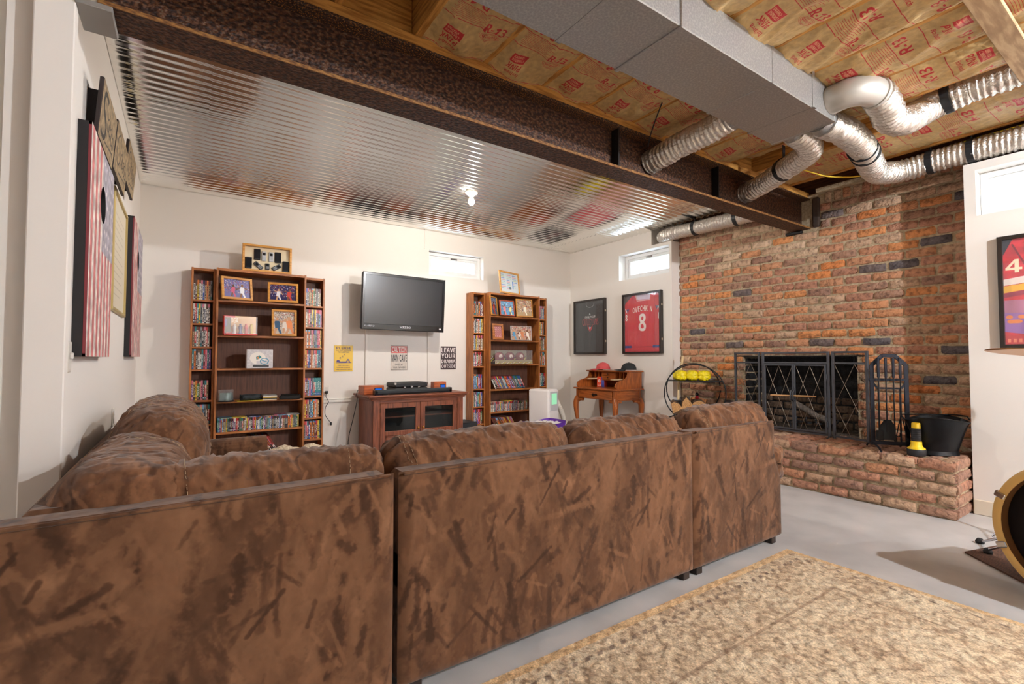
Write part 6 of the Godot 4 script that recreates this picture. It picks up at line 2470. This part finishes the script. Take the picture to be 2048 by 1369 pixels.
func build_left_wall_things():
	# bean-bag toss boards painted as flags
	var im = pic(192, 288, c8(222, 212, 204))
	var red = c8(196, 112, 112)
	for k in 7:
		rect(im, 8 + k * 28, 0, 14, 288, red)
	rect(im, 92, 0, 100, 140, c8(170, 164, 176))
	for j in 7:
		for i in 5:
			ellipse(im, 104 + i * 19 + (8 if j % 2 else 0), 12 + j * 19, 4, 4, c8(214, 206, 206), 5)
	grain(im, 0.04, 14, 0.3)
	var fm = MP("flag_print", im, 0.6)
	for e in [["toss board painted as a flag on the left wall, nearest the white post", -2.925, 0.75, 1.157, 0.955], ["toss board painted as a flag on the left wall, nearer the bookcase", -5.015, 0.89, 1.162, 1.06]]:
		var t = on_left("toss_board", e[0], "game board", e[1], e[3] + e[4] / 2.0, "painted toss boards")
		var w = e[2] / 2.0
		var h = e[4] / 2.0
		var st = S()
		frame_bars(st, e[2], e[4], 0.02, 0.034, 0.001)
		bx(st, -w + 0.02, w - 0.02, -h + 0.02, h - 0.02, 0.001, 0.006)
		part(t, "side_rail", st, M("board_black", c8(22, 18, 20), 0.6))
		# the face, with its round hole cut through
		st = S()
		var hc = Vector2(0.0, h - 0.27 * (h / 0.525))
		var n = 48
		var R = 0.085
		var rimst = S()
		for i in n:
			var a = TAU * i / n
			var b = TAU * (i + 1) / n
			var q = func(ang, r):
				if r < 1.0:
					return Vector3(hc.x + cos(ang) * R, hc.y + sin(ang) * R, 0.044)
				var d = Vector2(cos(ang), sin(ang))
				var s = 1e9
				if absf(d.x) > 1e-6:
					s = minf(s, ((w if d.x > 0 else -w) - hc.x) / d.x)
				if absf(d.y) > 1e-6:
					s = minf(s, ((h if d.y > 0 else -h) - hc.y) / d.y)
				return Vector3(hc.x + d.x * s, hc.y + d.y * s, 0.044)
			var P = [q.call(a, 0.5), q.call(a, 2.0), q.call(b, 2.0), q.call(b, 0.5)]
			var U = []
			for p in P:
				U.append(Vector2((p.x + w) / (2 * w), (h - p.y) / (2 * h)))
			quad(st, P[0], P[1], P[2], P[3], U[0], U[1], U[2], U[3])
			face_out(rimst, [P[0], P[3], P[3] - Vector3(0, 0, 0.036), P[0] - Vector3(0, 0, 0.036)], Vector3(-cos(a), -sin(a), 0))
		# corners that the fan leaves out
		for sx in [-1, 1]:
			for sy in [-1, 1]:
				var c = Vector3(sx * w, sy * h, 0.0439)
				var pa = Vector3(sx * w, sy * h - sy * 0.12, 0.0439)
				var pb = Vector3(sx * w - sx * 0.12, sy * h, 0.0439)
				var uv = func(p): return Vector2((p.x + w) / (2 * w), (h - p.y) / (2 * h))
				tri_o(st, Transform3D.IDENTITY, c, pa, pb, Vector3(0, 0, 1), uv.call(c), uv.call(pa), uv.call(pb))
		part(t, "face_board", st, fm)
		part(t, "hole_lining", rimst, mats["board_black"])
		st = S()
		for s in [-1, 1]:
			bx(st, s * w, s * (w - 0.012), -h, h, 0.034, 0.0436)
			bx(st, -w, w, s * h, s * (h - 0.012), 0.034, 0.0436)
		part(t, "board_edge", st, M("edge_red", c8(120, 40, 48), 0.6))
	# framed page between the boards
	im = pic(160, 200, c8(222, 212, 190))
	for k in 12:
		line(im, Vector2(20, 30 + k * 13), Vector2(140 - (k * 29) % 40, 30 + k * 13), 2, c8(196, 184, 160))
	var t = on_left("framed_page", "thin gold framed pale page between the two toss boards", "picture frame", -4.02, 1.805)
	var st = S()
	frame_bars(st, 0.76, 0.73, 0.018, 0.02, 0.003)
	part(t, "frame", st, M("gold_frame", c8(190, 168, 110), 0.4, 0.3))
	st = S()
	card(st, Vector3(0, 0, 0.008), Vector3(0.365, 0, 0), Vector3(0, 0.35, 0))
	part(t, "picture", st, MP("page_pale", im, 0.5))
	# three carved plaques
	var txt = [["S", "wooden plaque with a large scrolled S high on the left wall, nearest the post"], ["A", "wooden plaque with dark scrollwork high on the left wall, middle of three"], ["B", "wooden plaque with dark scrollwork high on the left wall, nearest the far wall"]]
	for k in 3:
		im = pic(160, 110, c8(150, 128, 96))
		grain(im, 0.06, 50 + k, 0.4)
		var ink = c8(44, 36, 30)
		if k == 0:
			put(im, "S", 14, 8, 50, 92, ink, false)
		else:
			ring(im, 40, 50, 24, 36, 4, ink)
		for q in 5:
			ring(im, 80 + q * 14, 52 + (q * 37) % 34, 11 - q % 3, 14, 3, ink)
		line(im, Vector2(60, 96), Vector2(146, 84), 3, ink)
		t = on_left("wall_plaque", txt[k][1], "plaque", [-2.91, -3.48, -4.06][k], [2.24, 2.275, 2.40][k], "carved plaques")
		t.rotation.z = 0.0
		t.rotation.x = 0.0
		var w = [0.48, 0.56, 0.52][k]
		var lean = Vector3(0.07, 0, 0)
		st = S()
		box(st, [0, 0, 0.048], [w, 0.255, 0.016], 0.003)
		part(t, "board", st, M("plaque_edge", c8(40, 28, 26), 0.6), Vector3.ZERO, lean)
		st = S()
		card(st, Vector3(0, 0, 0.0564), Vector3(w / 2.0 - 0.003, 0, 0), Vector3(0, 0.125, 0))
		part(t, "carved_face", st, MP("plaque_print_%d" % k, im, 0.6), Vector3.ZERO, lean)
		st = S()
		box(st, [0, 0, 0.018], [w * 0.7, 0.18, 0.036], 0.0)
		part(t, "gap_block", st, M("plaque_gap_shade", c8(26, 18, 18), 0.8))  # dark block fills the shaded gap behind the plaque
	t = on_left("light_switch", "white light switch on the left wall below the first toss board", "switch", -2.48, 1.155)
	st = S()
	box(st, [0, 0, 0.004], [0.075, 0.12, 0.008], 0.003)
	part(t, "plate", st, M("switch_white", c8(226, 222, 212), 0.4))
	st = S()
	box(st, [0, 0.004, 0.013], [0.012, 0.026, 0.012], 0.003)
	part(t, "toggle", st, M("socket_white", c8(214, 208, 200), 0.4))
	t = on_left("wall_outlet", "white wall outlet low on the left wall, just above the sofa's back cushion", "outlet", -3.97, 0.775)
	st = S()
	box(st, [0, 0, 0.004], [0.075, 0.12, 0.008], 0.003)
	part(t, "plate", st, mats["switch_white"])
	st = S()
	for s in [-1, 1]:
		box(st, [0, s * 0.024, 0.009], [0.034, 0.028, 0.003], 0.001)
	part(t, "socket", st, mats["socket_white"])

# ---------------------------------------------------------------- rug, drum, near wall
func build_right_things():
	var im = pic(1024, 768, c8(214, 182, 142))
	var n1 = noise(0.012, 61, FastNoiseLite.TYPE_SIMPLEX, 3, 28.0, 0.02)
	var n2 = noise(0.03, 62, FastNoiseLite.TYPE_SIMPLEX, 3, 18.0, 0.03)
	var n3 = noise(0.3, 63, FastNoiseLite.TYPE_SIMPLEX, 2)
	for y in 768:
		for x in 1024:
			var e = mini(mini(x, 1023 - x), mini(y, 767 - y))
			var c = c8(204, 172, 130)
			if e > 11:
				var a = n1.get_noise_2d(x, y)
				var b = absf(n2.get_noise_2d(x, y))
				c = c8(200, 184, 158).lerp(c8(172, 150, 124), clampf(0.5 + a * 0.9, 0.0, 1.0))
				if b < 0.055:
					c = c.lerp(c8(134, 108, 86), 0.55)
				elif b > 0.26:
					c = c.lerp(c8(226, 204, 170), 0.5)
				if e > 26 and e < 33 and (x + y) % 22 < 9:
					c = c.lerp(c8(120, 102, 90), 0.7)
				if e > 104 and e < 109:
					c = c.lerp(c8(128, 104, 84), 0.5)
			var k = 1.0 + 0.22 * n3.get_noise_2d(x, y)
			im.set_pixel(x, y, Color(c.r * k, c.g * k, c.b * k))
	var t = thing("area_rug", "beige patterned area rug on the grey floor behind the sofa", "rug", Vector3(1.51, 0.0, -0.13))
	var st = S()
	box(st, [0, 0.004, 0], [3.0, 0.007, 2.72], 0.002)
	part(t, "binding", st, M("rug_edge", c8(206, 168, 120), 0.95))
	st = S()
	card(st, Vector3(0, 0.0082, 0), Vector3(1.497, 0, 0), Vector3(0, 0, -1.357))
	var rm = MP("rug_pile", im, 0.95)
	rm.normal_enabled = true
	rm.normal_texture = ntex("pile", noise(0.2, 64), 256, [], 4.0)
	rm.normal_scale = 0.3
	part(t, "pile", st, rm)
	# small brown rug under the drums
	t = thing("drum_rug", "dark brown ribbed rug under the bass drum", "rug", Vector3(0, 0, 0))
	st = S()
	prism(st, [Vector2(3.83, 0.875), Vector2(5.35 - 0.55, 0.60), Vector2(4.62, -0.9), Vector2(3.0, 0.0)], 0.0005, 0.009, Transform3D(Basis(Vector3(1, 0, 0), Vector3(0, 0, -1), Vector3(0, 1, 0)), Vector3.ZERO))
	part(t, "pile", st, MN("brown_pile", ntex("brown_pile_map", noise(0.03, 65), 256, [0.0, c8(50, 32, 24), 0.5, c8(80, 52, 38), 1.0, c8(104, 72, 54)]), 0.95, Vector3(2, 30, 14)))
	build_drum()
	# football jersey in a frame
	im = pic(300, 400, c8(196, 36, 50))
	grain(im, 0.02, 4, 0.25)
	poly(im, [Vector2(0, 0), Vector2(26, 0), Vector2(0, 60)], c8(40, 36, 50))
	line(im, Vector2(24, 20), Vector2(92, 200), 5, c8(120, 20, 40))
	put(im, "4", 6, 78, 42, 50, c8(244, 226, 190))
	poly(im, [Vector2(0, 152), Vector2(78, 140), Vector2(86, 166), Vector2(0, 176)], c8(236, 222, 214))
	poly(im, [Vector2(0, 178), Vector2(86, 168), Vector2(92, 190), Vector2(0, 204)], c8(240, 180, 40))
	poly(im, [Vector2(0, 206), Vector2(92, 192), Vector2(96, 206), Vector2(0, 222)], c8(150, 20, 60))
	rect(im, 0, 232, 150, 100, c8(176, 110, 140))
	poly(im, [Vector2(0, 280), Vector2(56, 282), Vector2(96, 370), Vector2(0, 352)], c8(150, 100, 170))
	for k in 12:
		ellipse(im, 12 + (k * 23) % 50, 296 + (k * 17) % 34, 9, 7, c8(230, 130, 60))
	line(im, Vector2(56, 280), Vector2(100, 372), 6, c8(214, 50, 60))
	rect(im, 0, 366, 300, 34, c8(190, 40, 44))
	for k in 10:
		rect(im, 6 + k * 14, 378, 8, 14, c8(226, 120, 90))
	put(im, "4", 100, 196, 120, 150, c8(240, 220, 150))
	shirt_frame("framed maroon football jersey with a yellow-striped sleeve on the right wall", -0.551, XN - 0.001, 0.65, 0.80, 1.222, flip_v(im), "maroon_jersey_print", 0.04)

const DRUM = Vector3(3.30, 0.345, -0.35)

func build_drum():
	var C = DRUM
	var nrm = Vector3(-0.94, 0, -0.341)
	var turn = atan2(nrm.x, nrm.z)
	var t = thing("bass_drum", "bass drum with a maple hoop and black head at the right edge", "drum", C, turn)
	t.scale = Vector3(1.045, 1.045, 1.045)
	var zx = Basis(Vector3.RIGHT, PI / 2)   # lathe axis y turned to z
	var maple = M("maple", c8(222, 182, 110), 0.35)
	var chrome = mats["chrome"]
	var st = S()
	lathe(st, [[0.282, 0.014], [0.284, 0.016], [0.315, 0.016], [0.319, 0.012], [0.319, -0.022], [0.315, -0.026]], 64, Transform3D(zx, Vector3.ZERO))
	part(t, "hoop", st, maple)
	st = S()
	lathe(st, [[0.282, -0.032], [0.282, 0.015]], 64, Transform3D(zx, Vector3.ZERO))
	part(t, "hoop_inside", st, M("maple_shaded", c8(112, 76, 44), 0.5))  # same maple as the hoop, shade inside it put into the colour
	st = S()
	lathe(st, [[0.0, -0.026], [0.27, -0.026], [0.282, -0.032]], 48, Transform3D(zx, Vector3.ZERO))
	part(t, "drum_head", st, M("head_black", c8(18, 20, 26), 0.3))
	st = S()
	lathe(st, [[0.283, -0.024], [0.298, -0.03], [0.298, -0.40], [0.28, -0.41], [0.0, -0.41]], 64, Transform3D(zx, Vector3.ZERO))
	part(t, "shell", st, M("shell_black", c8(24, 22, 26), 0.2))
	for k in 8:
		var a = TAU * (k + 0.5) / 8.0
		var d = Vector3(cos(a), sin(a), 0)
		st = S()
		var xf = Transform3D(Basis(d.cross(Vector3(0, 0, 1)), d, Vector3(0, 0, 1)) * Basis.from_scale(Vector3(1, 1, 1)), Vector3.ZERO)
		xf.basis = Basis(Vector3(0, 0, 1), a - PI / 2)
		box(st, Vector3(0, 0.322, -0.006), Vector3(0.03, 0.014, 0.05), 0.004, xf)
		box(st, Vector3(0, 0.304, 0.021), Vector3(0.028, 0.042, 0.01), 0.004, xf)
		tube(st, [xf * Vector3(0, 0.331, -0.02), xf * Vector3(0, 0.327, -0.14)], 0.004, 6)
		box(st, Vector3(0, 0.311, -0.15), Vector3(0.024, 0.026, 0.06), 0.006, xf)
		part(t, "claw", st, chrome)
	var inv = t.transform.affine_inverse()
	for e in [[Vector3(3.91, 0.02, -0.79), Vector3(3.62, 0.21, -0.59)], [Vector3(4.11, 0.0, -0.865), Vector3(3.76, 0.24, -0.56)]]:
		var dir = (e[0] - e[1]).normalized()
		st = S()
		tube(st, [inv * e[1], inv * (e[1] + dir * 0.15)], 0.012, 10)
		tube(st, [inv * (e[1] + dir * 0.14), inv * (e[0] - dir * 0.02 + Vector3(0, 0.008, 0))], 0.007, 8)
		part(t, "spur", st, chrome)
		st = S()
		lathe(st, [[0.0, 0.03], [0.012, 0.028], [0.022, 0.012], [0.02, 0.0], [0.0, 0.0]], 14, Transform3D(Basis.IDENTITY, inv * Vector3(e[0].x, 0.0095 if e[0].y > 0.01 else 0.001, e[0].z)))
		part(t, "rubber_foot", st, M("rubber_black", c8(22, 22, 24), 0.7))
		st = S()
		tube(st, [inv * (e[1] + dir * 0.14), inv * (e[1] + dir * 0.14 + Vector3(-0.03, 0.015, 0.02))], 0.005, 6)
		part(t, "wing_bolt", st, chrome)
	# cymbal on its stand, just reaching into view
	var cc = Vector3(4.30, 1.195, -0.60)
	t = thing("cymbal_stand", "chrome cymbal stand just outside the right edge, its wing nut below the cymbal", "stand", Vector3(cc.x, 0, cc.z))
	st = S()
	rod(st, [0, 0.3, 0], [0, 0.95, 0], 0.012, 12)
	rod(st, [0, 0.95, 0], [0, 1.26, 0], 0.006, 10)
	part(t, "tube", st, chrome)
	st = S()
	for k in 3:
		var a = TAU * k / 3.0 + 0.3
		rod(st, [0, 0.36, 0], [cos(a) * 0.24, 0.02, sin(a) * 0.24], 0.008)
		rod(st, [0, 0.22, 0], [cos(a) * 0.14, 0.16, sin(a) * 0.14], 0.005)
	rod(st, [0, 0.2, 0], [0, 0.32, 0], 0.009)
	part(t, "leg", st, chrome)
	st = S()
	box(st, [-0.02, 1.06, -0.01], [0.05, 0.03, 0.02], 0.006)
	part(t, "wing_nut", st, chrome)
	t = thing("cymbal", "bronze cymbal seen edge-on at the photo's right edge below the framed maroon jersey", "cymbal", cc)
	st = S()
	lathe(st, [[0.0, 0.032], [0.03, 0.026], [0.045, 0.012], [0.06, 0.008], [0.25, -0.012], [0.251, -0.014], [0.06, 0.006], [0.044, 0.009], [0.028, 0.022], [0.0, 0.028]], 64)
	part(t, "bronze", st, M("bronze", c8(206, 150, 90), 0.3, 0.9))
	t.rotation = Vector3(0.06, 0, -0.10)
